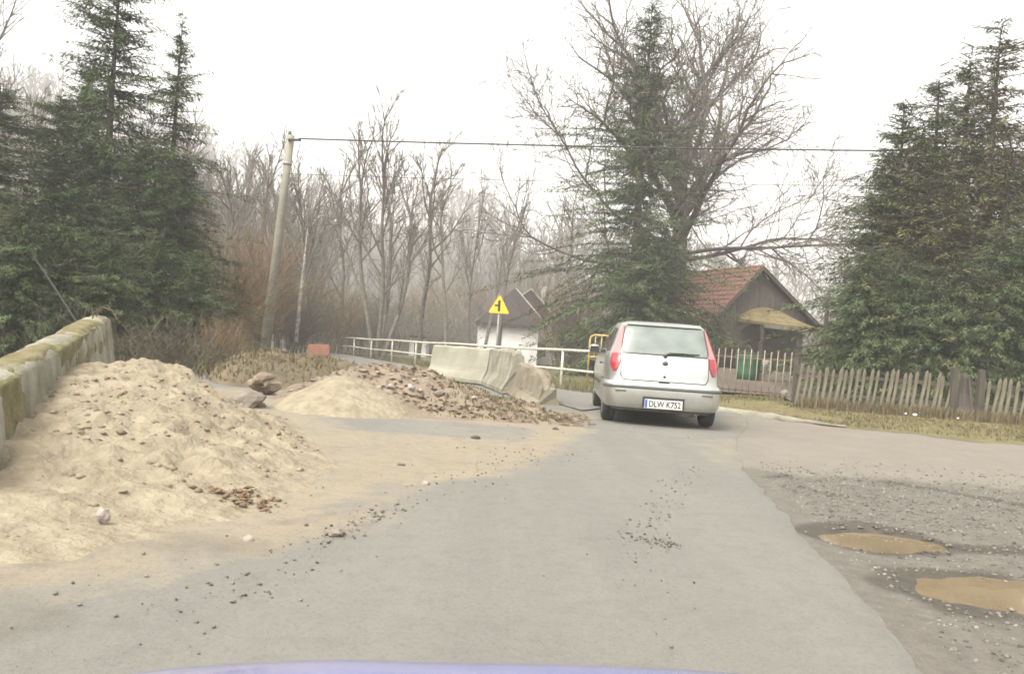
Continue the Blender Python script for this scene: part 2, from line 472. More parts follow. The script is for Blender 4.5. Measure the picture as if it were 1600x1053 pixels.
m_dust = sst(-0.1, 0.3, gx - edge_x(gy)) * sst(8.2, 9.8, gy) * sst(15.6, 14.8, gy + 0.30 * np.clip(gx - 4, 0, 9))
kx = np.array([k.x for k in KERB]); ky = np.array([k.y for k in KERB])
kline = np.interp(gx, kx, ky)
m_dust = rightzone * sst(8.4, 9.6, gy + (gnoise - 0.5) * 2)
m_dust = np.maximum(m_dust, sst(3.0, 3.6, gx) * sst(8.6, 9.6, gy) * sst(0.05, -0.15, gy - kline))
m_grass = sst(-0.1, 0.25, gy - kline) * sst(3.8, 5.2, gx) * sst(27, 24, gy) * (0.55 + 0.6 * fbm(gx * 0.8, gy * 0.8, 41))
bankz = sst(-5.2, -6.2, gx + 0.10 * (gy - 12)) * sst(11, 13, gy) * sst(60, 40, gy) * sst(9.5, 7.5, -gx - 0.2 * (gy - 12))
m_grass = np.maximum(m_grass, bankz * 0.12)
m_grass = np.maximum(m_grass, sst(0.6, 1.6, dist_seg(gx, gy, (1.9, 20.3), (-10, 52))) * sst(19, 22, gy + gx * 0.9) * 0.55 * sst(70, 50, gy) * sst(6, 3, gx))
trk = np.exp(-(np.minimum(dist_seg(gx, gy, tuple(G(1395, 747).xy), tuple(G(1620, 785).xy)), dist_seg(gx, gy, tuple(G(1440, 845).xy), tuple(G(1640, 850).xy))) / 0.16) ** 2)
trk = np.maximum(trk, 0.8 * np.exp(-(dist_seg(gx, gy, tuple(G(1195, 742).xy), tuple(G(1235, 735).xy)) / 0.08) ** 2))
for c, rx, ry, rot in PUD:
    r = np.hypot((gx - c.x) / (rx * 1.5), (gy - c.y) / (ry * 2.0))
    trk = np.maximum(trk, 1.0 * sst(1.9, 1.0, r + (fbm(gx * 3, gy * 3, 37) - .5)))
m_litter = bankz * .9 + sst(40, 120, gy) + sst(10, 14, -gx) + sst(24, 27, gy) * sst(5, 8, gx)
for nme, a in (('gravel', m_gravel), ('dust', m_dust), ('grass', np.clip(m_grass, 0, 1)), ('track', trk * rightzone), ('litter', np.clip(m_litter, 0, 1))):
    point_attr(gme, nme, a.ravel())
tag(link('ground', gme), kind='structure')

# asphalt: one sheet from behind the camera to past the car, one branch to the left along the railing
ry = np.concatenate([np.arange(-4, 21.01, 0.12)])
nc = 110
rows = []
for y in ry:
    xr = float(edge_x(y)) + 0.10 * (float(fbm(y * 2.6, 3.3, 51)) - 0.5) + 0.09 * (float(fbm(y * 8, 1.3, 52)) - 0.5)
    xl = -7.0
    t = np.linspace(0, 1, nc)
    rows.append(np.stack([xl + (xr - xl) * t, np.full(nc, y) + 0 * t], 1))
R = np.array(rows)
rx_, ry_ = R[..., 0], R[..., 1]
rz = hz(rx_, ry_) + 0.006 + 0.012 * (fbm(rx_ * 0.5, ry_ * 0.5, 61) - 0.5)
edge_d = rx_[:, -1:] - rx_
rz = rz - 0.02 * sst(0.06, 0.0, edge_d)
rme = np_mesh('road', np.stack([rx_.ravel(), ry_.ravel(), rz.ravel()], 1), grid_faces(nc, len(ry)), 'road', smooth=True)
# sand carried over the asphalt
bx = np.interp(ry_, [3, 4.2, 5.5, 7.5, 9, 10, 12.6, 14], [-3.0, -1.5, -0.6, -0.15, 0.3, 0.75, 1.05, 1.1])
sandm = sst(0.55, -0.35, rx_ - bx + (fbm(rx_ * 0.8, ry_ * 0.8, 71) - 0.5) * 0.9) * sst(3.0, 4.2, ry_ - 0.1 * rx_) * sst(14.6, 13.2, ry_)
patch = np.exp(-((ry_ - 10.4) / 0.85) ** 4) * sst(-2.9, -2.0, rx_) * sst(0.6, 0.1, rx_)
patch2 = np.exp(-(np.hypot((rx_ + 1.35) / 0.9, (ry_ - 6.0) / 0.9)) ** 2)
sandm = np.clip(sandm * (1 - 0.8 * patch * (0.5 + 0.9 * fbm(rx_ * 0.7, ry_ * 3, 73))) * (1 - 0.7 * patch2), 0, 1)
mudm = np.exp(-(dist_seg(rx_, ry_, (-4.4, 3.2), (-1.4, 4.4)) / 0.40) ** 2) * (0.05 + 0.75 * fbm(rx_ * 2.2, ry_ * 2.2, 91))
mudm = np.maximum(mudm, 0.5 * np.exp(-(dist_seg(rx_, ry_, (-1.25, 5.0), (-0.75, 5.75)) / 0.12) ** 2) * (0.3 + fbm(rx_ * 5, ry_ * 5, 93)))
mudm = np.maximum(mudm, 0.62 * sst(-0.9, -2.2, rx_) * sst(4.4, 3.2, ry_))
sandm = np.maximum(sandm, 0.55 * sst(7.4, 9.6, ry_) * sst(17.5, 15.5, ry_) * sst(0.9, -0.1, edge_d + (fbm(rx_ * 0.9, ry_ * 0.9, 77) - 0.5) * 1.4))
point_attr(rme, 'sand', sandm.ravel()); point_attr(rme, 'mud', np.clip(mudm, 0, 1).ravel())
tag(link('road', rme), kind='structure')

A = [(1.2, 14.2), (0.3, 17.3), (-0.4, 20.8), (-2.2, 23.4), (-5.4, 29), (-9.6, 40), (-14, 52)]
B = [(4.35, 20.4), (1.7, 20.3), (0.2, 23.6), (-1.6, 28.5), (-4.0, 35), (-6.9, 43), (-10.6, 54)]
rows = []
for k in range(len(A) - 1):
    for t in np.linspace(0, 1, 14, endpoint=(k == len(A) - 2)):
        a = np.array(A[k]) * (1 - t) + np.array(A[k + 1]) * t; b = np.array(B[k]) * (1 - t) + np.array(B[k + 1]) * t
        rows.append(np.array([a + (b - a) * s for s in np.linspace(0, 1, 24)]))
R = np.array(rows)
bz = hz(R[..., 0], R[..., 1]) + 0.022
bme = np_mesh('side_road', np.stack([R[..., 0].ravel(), R[..., 1].ravel(), bz.ravel()], 1), grid_faces(24, len(rows)), 'road', smooth=True)
point_attr(bme, 'sand', np.full(bz.size, 0.12)); point_attr(bme, 'mud', np.zeros(bz.size))
tag(link('side_road', bme), kind='structure')

# pale worn kerb along the verge
kb = MB()
pts = []
for i in range(len(KERB) - 1):
    for t in np.linspace(0, 1, 12, endpoint=(i == len(KERB) - 2)):
        pts.append(KERB[i].lerp(KERB[i + 1], t))
prof = [(-0.10, -0.05), (-0.10, 0.05), (-0.07, 0.075), (0.05, 0.085), (0.08, 0.05), (0.08, -0.05)]
rws = []
random.seed(5)
for i, p in enumerate(pts):
    tt = (pts[min(i + 1, len(pts) - 1)] - pts[max(0, i - 1)]).normalized()
    nn = Vector((-tt.y, tt.x, 0))
    fall = max(0.02, .75 - 1.2 * max(0, (i - 6) / 10))
    rws.append([p + nn * a + Vector((0, 0, b * fall + random.uniform(-.008, .008))) for a, b in prof])
kb.grid(rws[:15])
tag(link('kerb', kb.mesh('kerb', 'concrete', True)), kind='structure')

# puddles
random.seed(2)
for i, (c, rx, ry2, rot) in enumerate(PUD):
    mb = MB(); n = 48; ring = []
    for k in range(n):
        w = 2 * PI * k / n
        rr = 2.15 + 0.6 * (float(fbm(2 + math.cos(w) * 1.6 + i * 7, 2 + math.sin(w) * 1.6, 81)) - 0.5)
        ring.append((c.x + math.cos(w) * rx * rr, c.y + math.sin(w) * ry2 * rr, -0.052 if i < 2 else -0.064))
    mb.add([(c.x, c.y, ring[0][2])] + ring, [(0, k + 1, (k + 1) % n + 1) for k in range(n)])
    tag(link('puddle', mb.mesh('puddle', 'mud_water')), kind='structure')

# ================================================================== PILES AND HEAPS
def heap(name, cx, cy, table, hgt, label, cat, m, power=1.0, lump=0.06, seed=0, step=0.06, lump2=0.03, sharp=0.25):
    """heightfield heap; table = [(angle deg, radius)] measured from +X anticlockwise"""
    ang = np.radians(np.array([t[0] for t in table] + [table[0][0] + 360])); rad = np.array([t[1] for t in table] + [table[0][1]])
    R_ = rad.max() * 1.12
    n = int(2 * R_ / step)
    xx = np.linspace(-R_, R_, n); X_, Y_ = np.meshgrid(xx, xx)
    th = np.mod(np.arctan2(Y_, X_) - ang[0], 2 * PI) + ang[0]
    # smooth interpolation of the toe radius
    tt = np.linspace(ang[0], ang[0] + 2 * PI, 361); rr = np.interp(tt, ang, rad)
    ker = np.hanning(41); ker /= ker.sum()
    rr = np.convolve(np.concatenate([rr[-61:-1], rr, rr[1:61]]), ker, 'same')[60:-60]
    Rr = np.interp(th, tt, rr) * (1 + 0.22 * (fbm(X_ * 0.9, Y_ * 0.9, seed) - 0.5) + 0.07 * (fbm(X_ * 4, Y_ * 4, seed + 9) - 0.5))
    r = np.hypot(X_, Y_) / Rr
    prof = np.clip(1 - r, 0, None)
    prof = np.sqrt(prof ** 2 + 0) ** power
    top = 1 - sharp * 0.5
    prof = np.where(prof > top - sharp * 0.5, prof - (prof - (top - sharp * 0.5)) ** 2 / (2 * sharp), prof)
    z = hgt * prof / (1 - sharp * 0.5) if True else 0
    mask = sst(0.0, 0.2, prof)
    z = z + mask * (lump * (fbm(X_ * 1.3, Y_ * 1.3, seed + 3) - 0.5) * 2 + lump2 * (fbm(X_ * 5, Y_ * 5, seed + 5) - 0.5) * 2
                    + 0.35 * lump2 * (fbm(X_ * 13, Y_ * 13, seed + 7, 2) - 0.5) * 2)
    if name == 'sand_pile':  # slumps and shovel cuts
        cut = sst(0.50, 0.62, fbm(X_ * 1.1 + 3, Y_ * 0.7, 201)); z = z - mask * 0.07 * cut * sst(0.9, 0.5, r)
        z = z - mask * 0.05 * np.clip(fbm(X_ * 2.8, Y_ * 2.8, 207) - 0.55, 0, 1) * 4
    z = np.where(r > 1.0, 0.012 - 0.35 * np.clip(r - 1, 0, 1), z + 0.012)
    keep = (r < 1.06)
    z = z + hz(X_ + cx, Y_ + cy)
    f = grid_faces(n, n); k = keep.ravel()
    f = f[k[f].all(1)]
    used = np.unique(f); remap = np.zeros(n * n, int); remap[used] = np.arange(len(used))
    v = np.stack([X_.ravel(), Y_.ravel(), z.ravel()], 1)[used]
    me = np_mesh(name, v, remap[f], m, smooth=True)
    o = tag(link(name, me, loc=(cx, cy, 0)), label, cat)
    def height(x, y):
        i = np.clip(((np.asarray(x) - cx + R_) / (2 * R_) * (n - 1)).round().astype(int), 0, n - 1)
        j = np.clip(((np.asarray(y) - cy + R_) / (2 * R_) * (n - 1)).round().astype(int), 0, n - 1)
        return z[j, i]
    return o, height

_, sand_h = heap('sand_pile', -3.80, 9.3, [(-118, 3.4), (-104, 5.0), (-90, 6.0), (-75, 6.0), (-66, 5.4), (-60, 4.7), (-50, 3.6), (-28, 2.15), (-10, 1.75), (0, 1.6), (45, 1.4), (90, 1.5), (150, 1.5), (180, 1.30), (215, 1.6)], 0.60,
     'large pile of loose pale yellow sand heaped against the mossy concrete barrier', 'sand pile', 'sand', power=1.2, lump=0.055, seed=101, step=0.035, lump2=0.075, sharp=0.42)
_, heap2_h = heap('sand_heap', -2.25, 12.0, [(-90, 1.25), (-30, 1.3), (30, 1.1), (90, 1.0), (180, 0.85), (220, 0.95)], 0.42,
     'small low heap of pale sand at the left foot of the rubble mound', 'sand pile', 'sand', lump=0.03, seed=131, step=0.04, lump2=0.025, sharp=0.3)
_, mound_h = heap('rubble_mound', -1.95, 13.4, [(-90, 1.9), (-50, 2.4), (-24, 3.1), (-10, 2.7), (10, 2.1), (45, 1.6), (90, 1.5), (150, 1.6), (180, 1.5), (215, 1.6)], 0.54,
     'brown mound of earth and broken rubble in front of the concrete barriers', 'rubble mound', 'dirt', power=1.0, lump=0.09, seed=151, step=0.04, lump2=0.08, sharp=0.4)
_, bank_h = heap('grassy_bank', -4.35, 16.2, [(-90, 1.9), (-40, 1.9), (0, 2.0), (40, 2.6), (90, 3.0), (150, 1.6), (180, 1.0), (230, 1.2)], 0.50,
     'low earth bank with yellow dry grass left of the rubble mound', 'earth bank', 'bank_soil', power=0.75, lump=0.12, seed=171, step=0.07, lump2=0.07, sharp=0.5)

_sm = sandm.copy()
for _a in np.linspace(0, 2 * PI, 12, endpoint=False):
    for _d, _w in ((.15, .95), (.35, .75), (.6, .5)):
        _sm = np.maximum(_sm, _w * (sand_h(rx_ + _d * math.cos(_a), ry_ + _d * math.sin(_a)) > 0.0))
rme.attributes['sand'].data.foreach_set('value', np.asarray(_sm, np.float32).ravel())
# clods of reddish clay at the toe of the sand
def stone_mesh(seed, r=0.1, squash=0.7, sub=2, jag=0.28):
    bm = bmesh.new(); bmesh.ops.create_icosphere(bm, subdivisions=sub, radius=1.0)
    rnd = random.Random(seed); o = [rnd.uniform(0, 50) for _ in range(3)]
    for v in bm.verts:
        p = v.co
        k = 1 + jag * 2 * (float(vnoise(p.x * 1.4 + o[0] + p.z, p.y * 1.4 + o[1] - p.z * .7, seed)) - 0.5) + jag * 0.8 * (float(vnoise(p.x * 4 + o[2], p.y * 4 + p.z * 3, seed + 1)) - 0.5)
        v.co = Vector((p.x * k * r, p.y * k * r * 0.85, p.z * k * r * squash))
    mb = MB(); bm.verts.ensure_lookup_table()
    mb.add([v.co.copy() for v in bm.verts], [tuple(v.index for v in f.verts) for f in bm.faces]); bm.free()
    return mb
def stones(name, pts, sizes, m, kind='stuff', seed=0, squash=0.6, flat=1.0, label=None):
    """many small stones in one mesh"""
    rng = np.random.default_rng(seed)
    base = np.array([(1, 0, 0), (-1, 0, 0), (0, 1, 0), (0, -1, 0), (0, 0, 1), (0, 0, -1)], float)
    bf = np.array([(0, 2, 4), (2, 1, 4), (1, 3, 4), (3, 0, 4), (2, 0, 5), (1, 2, 5), (3, 1, 5), (0, 3, 5)])
    n = len(pts); pts = np.asarray(pts)
    v = base[None] * rng.uniform(0.6, 1.25, (n, 6, 1)) + rng.normal(0, 0.16, (n, 6, 3))
    v[:, :, 2] *= squash; v[:, :, 0] *= flat
    a = rng.uniform(0, 2 * PI, n); ca, sa = np.cos(a)[:, None], np.sin(a)[:, None]
    x = v[:, :, 0] * ca - v[:, :, 1] * sa; y = v[:, :, 0] * sa + v[:, :, 1] * ca
    v = np.stack([x, y, v[:, :, 2]], 2) * np.asarray(sizes)[:, None, None] + pts[:, None, :]
    f = (bf[None] + (np.arange(n) * 6)[:, None, None]).reshape(-1, 3)
    sh = np.repeat(rng.uniform(0, 1, n), 8)
    o = link(name, np_mesh(name, v.reshape(-1, 3), f, m, sh))
    tag(o, label, None, None, kind)
    return o
rng = np.random.default_rng(7)
# clay lumps
c = G(378, 790)
k = 120; px = rng.normal(c.x, 0.20, k); py = rng.normal(c.y + 0.05, 0.10, k)
stones('clay_lumps', np.stack([px, py, sand_h(px, py) + 0.012], 1), 0.006 + 0.032 * rng.uniform(0, 1, k) ** 2, 'clay', seed=3, squash=0.5, label='reddish brown clay lumps at the right toe of the sand pile')
# crumbs and small lumps on the sand
k = 11000
px = rng.uniform(-5.6, -1.0, k); py = rng.uniform(3.8, 10.6, k); hh = sand_h(px, py); ok = (hh > 0.03) & (rng.uniform(0, 1, k) < 1.6 * (fbm(px * 1.3, py * 1.3, 33) - 0.26))
stones('sand_crumbs', np.stack([px, py, hh - 0.002], 1)[ok], (0.006 + 0.036 * rng.uniform(0, 1, k) ** 3)[ok], 'sand_lump', seed=4, label='crumbled lumps of sand lying on the large sand pile')
# rubble chunks over the mound
k = 4200
px = rng.uniform(-3.9, 1.6, k); py = rng.uniform(11.2, 15.2, k); hh = mound_h(px, py); ok = (hh > 0.03) & (rng.uniform(0, 1, k) < 0.25 + 2.2 * (fbm(px * 1.2, py * 1.2, 35) - 0.35))
stones('rubble', np.stack([px, py, hh + 0.01], 1)[ok], (0.007 + 0.055 * rng.uniform(0, 1, k) ** 6)[ok], 'rubble', seed=5, squash=0.6, flat=1.3, label='broken brick, stone and earth clods covering the rubble mound')
# gravel of the lay-by
k = 60000
px = rng.uniform(1.3, 10, k); py = 2.4 + 8.6 * rng.uniform(0, 1, k) ** 1.0
e = px - edge_x(py)
dens = sst(-0.15, 0.15, e) * sst(10.5, 8.2, py) * (0.35 + 0.9 * fbm(px * 0.7, py * 0.7, 21))
for c_, rx, ry2, rot in PUD:
    dens = dens * (np.hypot((px - c_.x) / (rx * 1.75), (py - c_.y) / (ry2 * 1.75)) > 1)
ok = rng.uniform(0, 1, k) < dens
px, py = px[ok], py[ok]
bz_ = (fbm(px * 0.9, py * 0.9, 11) - 0.5) * 0.10 + (fbm(px * 3.5, py * 3.5, 12) - 0.5) * 0.035
stones('gravel', np.stack([px, py, -0.03 + bz_ * sst(0, 0.35, px - edge_x(py))], 1), 0.004 + 0.018 * rng.uniform(0, 1, len(px)) ** 3.5, 'gravel_stone', seed=6, label='loose grey gravel of the lay-by right of the asphalt')
# loose chippings on the asphalt
L = []
def streak(a, b, w, n):
    a, b = G(*a), G(*b)
    t = rng.uniform(0, 1, n)
    L.append(np.stack([a.x + (b.x - a.x) * t + rng.normal(0, w, n), a.y + (b.y - a.y) * t + rng.normal(0, w * 1.3, n), np.full(n, 0.012)], 1))
streak((330, 960), (610, 790), 0.10, 170); streak((500, 850), (600, 800), 0.05, 150); streak((600, 800), (860, 700), 0.20, 260)
streak((1080, 730), (1000, 860), 0.10, 260); streak((980, 840), (1060, 855), 0.05, 110); streak((1010, 860), (960, 1000), 0.12, 60)
streak((100, 960), (400, 900), 0.25, 60); streak((0, 1000), (300, 980), 0.3, 30); streak((450, 760), (900, 670), 0.5, 120)
pts_ = np.concatenate(L)
stones('chippings', pts_, 0.003 + 0.012 * rng.uniform(0, 1, len(pts_)) ** 3.5, 'gravel_stone', seed=8, label='loose dark chippings scattered in streaks over the asphalt')
# single stones one can point to
def boulder(name, px, py, d, r, squash, m, label, seed, group=None, z=None, cat='stone'):
    p = P(px, py, d) if d else G(px, py)
    mb = stone_mesh(seed, r, squash, 3 if r > 0.15 else 2, 0.5)
    zz = z if z is not None else hzf(p.x, p.y)
    return solo(name, mb, m, label, cat, group, smooth=r < .2 and False, loc=(p.x, p.y, zz + r * squash * 0.45), rot=(0, 0, seed * 1.3))
boulder('boulder', 388, 648, 11.3, 0.22, 0.6, 'stone', 'grey rounded boulder lying behind the right slope of the sand pile', 3, z=0.0)
boulder('boulder', 410, 618, 13.2, 0.22, 0.6, 'dirt', 'brown earth-covered boulder half sunk in the grassy bank', 8, z=0.12)
boulder('stone', 160, 828, 0, 0.036, 1.2, 'stone_pale', 'pinkish white stone lying alone on the front of the sand pile', 4, z=float(sand_h(G(160, 828).x, G(160, 828).y)) + 0.03)
boulder('stone', 388, 846, 0, 0.026, 0.8, 'stone_pale', 'small white stone where the sand pile meets the asphalt', 5)
boulder('stone', 743, 686, 0, 0.045, 0.6, 'gravel_stone', 'dark stone on the asphalt in front of the rubble mound', 6)
boulder('stone', 522, 838, 0, 0.055, 0.5, 'stone', 'grey stone in the line of chippings right of the sand pile', 7)
boulder('stone', 627, 728, 0, 0.036, 0.6, 'stone', 'small stone alone on the sandy asphalt left of centre', 9)
boulder('stone', 663, 758, 0, 0.036, 0.6, 'stone_pale', 'small pale stone on the sandy asphalt nearer the camera', 10)
boulder('stone', 868, 672, 0, 0.04, 0.6, 'gravel_stone', 'dark stone beside the right foot of the rubble mound', 12)
random.seed(9)
for i, (qx, qy) in enumerate([(610, 600), (575, 612), (640, 632), (684, 630), (655, 612), (700, 650), (740, 640), (605, 640), (590, 628), (720, 622), (760, 655), (560, 638)]):
    p = P(qx, qy, 12.3)
    r = random.uniform(0.05, 0.10)
    mb = stone_mesh(40 + i, r, 0.5, 1, 0.35)
    o = solo('rubble_chunk', mb, 'stone_pale' if i % 2 == 0 else 'stone', 'angular broken chunk among the debris of the rubble mound', 'stone', 'larger chunks on the rubble mound',
             loc=(p.x, p.y, float(mound_h(p.x, p.y)) + r * 0.15), rot=(random.uniform(-.4, .4), random.uniform(-.4, .4), random.uniform(0, 6)))
for i, (qx, qy) in enumerate([(1430, 652), (1497, 657), (1415, 650)]):
    p = G(qx, qy)
    mb = stone_mesh(70 + i, (0.06, 0.04, 0.03)[i], 0.6, 1, 0.4)
    solo('litter_scrap', mb, 'litter_white', ('larger white scrap of litter on the verge in front of the picket fence', 'small white scrap of litter beside the concrete block at the fence gap', 'tiny white scrap left of the larger one on the verge')[i], 'litter', loc=(p.x, p.y, 0.05))

# ================================================================== CONCRETE BARRIERS
def barrier(a, b, hgt=0.86, name='concrete_barrier', label='', mtl='concrete', seed=0, base=(0, 0), moss=False, wear=0.02, broken=0.0, scale_w=1.0, zlow=0.0):
    a, b = Vector((*a, base[0])), Vector((*b, base[1]))
    mid = (a + b) / 2; ln = (b - a).length; ang = math.atan2(b.y - a.y, b.x - a.x)
    tilt = -math.asin((b.z - a.z) / ln)
    root = thing(name, label, 'barrier', mid, (0, tilt, ang))
    rnd = random.Random(seed)
    prof = [(-.30, 0), (-.30, .08), (-.26, .15), (-.19, .26), (-.165, .33), (-.14, .5), (-.12, .68), (-.105, .80), (-.06, .835), (.0, .84), (.06, .835), (.105, .80), (.12, .68), (.14, .5), (.165, .33), (.19, .26), (.26, .15), (.30, .08), (.30, 0)]
    n = int(ln / 0.1) + 2; rows = []
    for i in range(n + 1):
        x = -ln / 2 + ln * i / n; row = []
        endf = max(0.0, 1 - (n - i) * (ln / n) / 0.35) if broken else 0.0
        for k, (y, z) in enumerate(prof):
            q = wear * 2 * (float(fbm(x * 2.2 + seed * 9, k * 0.35, seed)) - 0.5) + wear * (float(vnoise(x * 8 + 5, k * 0.9, seed + 1)) - 0.5)
            zz = z * hgt / 0.84 * (1 - broken * endf * rnd.uniform(0.2, 0.6) * (1 if z > .5 else 0)) + q * (1 if z > .6 else .3)
            yy = y * scale_w + q * (1 if y > 0 else -1)
            xx = x + (wear * 3 * (float(vnoise(k * .8, seed, seed)) - 0.5) if i in (0, n) else 0)
            row.append((xx, yy, zz + zlow))
        rows.append(row)
    mb = MB(); mb.grid(rows); m = len(prof)
    mb.f.append(tuple(range(m))); mb.f.append(tuple(n * m + k for k in range(m - 1, -1, -1)))
    bo_ = part('body', mb, mtl, root, smooth=moss)
    if moss:
        for p_ in list(bo_.data.polygons)[-2:]: p_.use_smooth = False
    if moss:
        mm = MB(); rows = []; nn = int(ln / .035)
        ph = [(np.interp(t, np.linspace(0, 1, 9), [a[0] for a in prof[5:14]]), np.interp(t, np.linspace(0, 1, 9), [a[1] for a in prof[5:14]])) for t in np.linspace(0, 1, 25)]
        for i in range(nn + 1):
            x = -ln / 2 + ln * i / nn; row = []
            for (y, z) in ph:
                up_ = 1 if z > .79 else -0.25 - (0.79 - z) * 1.6
                q = .030 * up_ + 0.26 * (float(fbm(x * 1.1, y * 9 + z * 5, seed + 4, 5)) - 0.52) - (.06 if i > nn * .88 else 0)
                q = max(-.05, min(.022, q * .6))
                row.append((x, y * scale_w * (1 + q * 2), z * hgt / 0.84 + q * .8 + zlow))
            rows.append(row)
        mm.grid(rows); part('moss_cap', mm, 'moss', root, smooth=True)
    return root
bl = barrier((-3.05, 4.7), (-5.75, 12.3), 0.98, base=(-0.40, 0.03), label='long mossy concrete barrier behind the large sand pile at left edge', mtl='concrete', seed=11, moss=True, wear=0.016, broken=0.0, scale_w=1.5)
# iron left in the barrier top
end = Vector((-5.75, 12.3, 0)); nd = (Vector((-3.05, 4.7, 0)) - end).normalized()
for i, (s0, lean) in enumerate([(0.35, 0.10), (0.55, -0.05), (0.8, 0.12)]):
    q = end + nd * s0
    pts = [q + Vector((0, 0, 0.9)), q + Vector((lean * .2, 0, 1.05)), q + Vector((lean, 0, 1.14)), q + Vector((lean * 2.2, 0.02, 1.10)), q + Vector((lean * 2.8, .02, 0.98))]
    mb = MB(); mb.tube([p - Vector(bl.location) for p in pts], 0.008, 5)
    o = part('reinforcing_rod', mb, 'rust', None); o.parent = bl; o.matrix_parent_inverse = (Matrix.Translation((0, 0, 0)) @ Euler(bl.rotation_euler).to_matrix().to_4x4()).inverted()
mb = MB(); a_, b_ = P(121, 506, 12.1), P(52, 400, 12.3)
mb.tube([a_, a_.lerp(b_, .5) + Vector((-.03, 0, .05)), b_], [0.016, 0.014, 0.010], 6)
solo('leaning_rod', mb, 'black_plastic', 'thin dark rod leaning up from the mossy barrier end into the spruces', 'rod')

b1 = barrier((X(683, 22.6), 22.6), (X(772, 20.7), 20.7), 0.83, label='pale concrete barrier standing farthest back in the row behind the rubble mound', mtl='concrete_pale', seed=21, base=(-0.08, -0.05), wear=0.015)
b2 = barrier((X(776, 20.5), 20.5), (X(812, 17.2), 17.2), 0.84, label='weathered grey concrete barrier seen almost end on, middle of the row', mtl='concrete', seed=31, base=(-0.05, 0.0), wear=0.014, broken=0.2)
b3 = barrier((X(818, 17.0), 17.0), (X(860, 15.0), 15.0), 0.66, label='low broken concrete barrier nearest the road, crumbled at its end', mtl='concrete_wet', seed=41, base=(-0.02, -0.12), wear=0.035, broken=0.8, scale_w=0.9)
p = G(1512, 655)
mb = MB(); mb.prism([(-.2, 0), (-.2, .16), (-.16, .2), (.14, .21), (.2, .17), (.2, 0)], -.12, .12)
solo('concrete_block', mb, 'concrete', 'small concrete block lying in the gap of the picket fence', 'block', loc=(p.x, p.y + .1, 0), rot=(0, 0, .1))
p = P(497, 556, 19.5)
mb = MB(); mb.prism([(-.22, -.1), (-.23, .20), (-.20, .24), (.20, .25), (.24, .21), (.23, -.1)], -.15, .15)
solo('brick_block', mb, 'brick_orange', 'orange red brick block standing behind the grassy bank', 'block', loc=(p.x, p.y, max(p.z, float(bank_h(p.x, p.y)) - .05)), rot=(0, 0, .15))

# ================================================================== BRIDGE RAILING
R0, R1 = Vector((2.35, 19.4, 0)), Vector((-10.0, 52.0, 0))
rl = thing('tube_railing', 'cream painted two-rail tube railing beyond the concrete barriers', 'railing', (0, 0, 0))
def rp(t, z):
    q = R0.lerp(R1, t); return Vector((q.x, q.y, hzf(q.x, q.y) + z))
for nme, zz, rad in (('top_rail', 0.98, .034), ('lower_rail', 0.50, .030)):
    mb = MB(); mb.tube([rp(t, zz - .02 + 0.012 * math.sin(t * 23)) for t in np.linspace(0, 1, 24)], rad, 8); part(nme, mb, 'cream_paint', rl, smooth=True)
for t in (0.015, 0.085, 0.17, 0.27, 0.38, 0.50, 0.62, 0.75, 0.88, 1.0):
    mb = MB(); mb.tube([rp(t, -0.1), rp(t, 0.98)], .032, 8); part('post', mb, 'cream_paint', rl, smooth=True)

# yellow hoop guard
q = P(921, 545, 23.0); q.z = hzf(q.x, q.y)
yh = thing('yellow_guard_rail', 'yellow bent tube guard standing behind the railing left of the car', 'guard rail', q)
zt = P(925, 523, 23.0).z - q.z
pts = [(0, 0, 0), (0, 0, zt - .12), (.03, 0, zt - .04), (.11, 0, zt), (1.0, 0, zt), (1.08, 0, zt - .04), (1.1, 0, zt - .12), (1.1, 0, 0)]
mb = MB(); mb.tube(pts, .024, 8); part('hoop', mb, 'pipe_yellow', yh, True)
mb = MB(); mb.tube([(0, 0, zt * .6), (1.1, 0, zt * .6)], .02, 6); part('cross_rail', mb, 'pipe_yellow', yh, True)
for i in range(6):
    mb = MB(); xx = .14 + i * .16; mb.tube([(xx, 0, zt * .6), (xx, 0, zt)], .014, 6); part('bar', mb, 'pipe_yellow', yh, True)

# ================================================================== ROAD SIGN
q = P(776, 536, 30.0); zb = hzf(q.x, q.y)
sg = thing('warning_sign', 'yellow triangular warning sign showing a side road on the left', 'road sign', (q.x, q.y, zb), (0, 0, math.radians(-6)))
zc = P(781, 490, 30.0).z - zb
mb = MB(); mb.tube([(0, .03, -.2), (0, .03, zc + .35)], .03, 8); part('post', mb, 'zinc', sg, True)
def tri(s, y0, y1, zo=0.0):
    r = .05 * s; pts = []
    cs = [(-s / 2, 0), (s / 2, 0), (0, s * .866)]
    cen = (0, s * .2887)
    for (cx_, cz_) in cs:
        vx, vz = cen[0] - cx_, cen[1] - cz_; l_ = math.hypot(vx, vz); ox, oz = cx_ + vx / l_ * 2 * r, cz_ + vz / l_ * 2 * r
        a0 = math.atan2(-vz, -vx)
        for k in range(-2, 3): pts.append((ox + r * math.cos(a0 + k * PI / 6), zc + zo + oz + r * math.sin(a0 + k * PI / 6)))
    m = MB(); m.prism(pts, y0, y1); return m
part('red_border', tri(.76, -.012, .0), 'sign_red', sg)
part('yellow_panel', tri(.72, -.018, -.0125, .012), 'sign_yellow', sg)
mb = MB(); mb.prism([(-.04, zc + .07), (.045, zc + .07), (.045, zc + .45), (-.04, zc + .45)], -.024, -.0185)
mb.prism([(-.15, zc + .24), (-.0405, zc + .24), (-.0405, zc + .30), (-.15, zc + .30)], -.024, -.0185); part('side_road_symbol', mb, 'sign_black', sg)

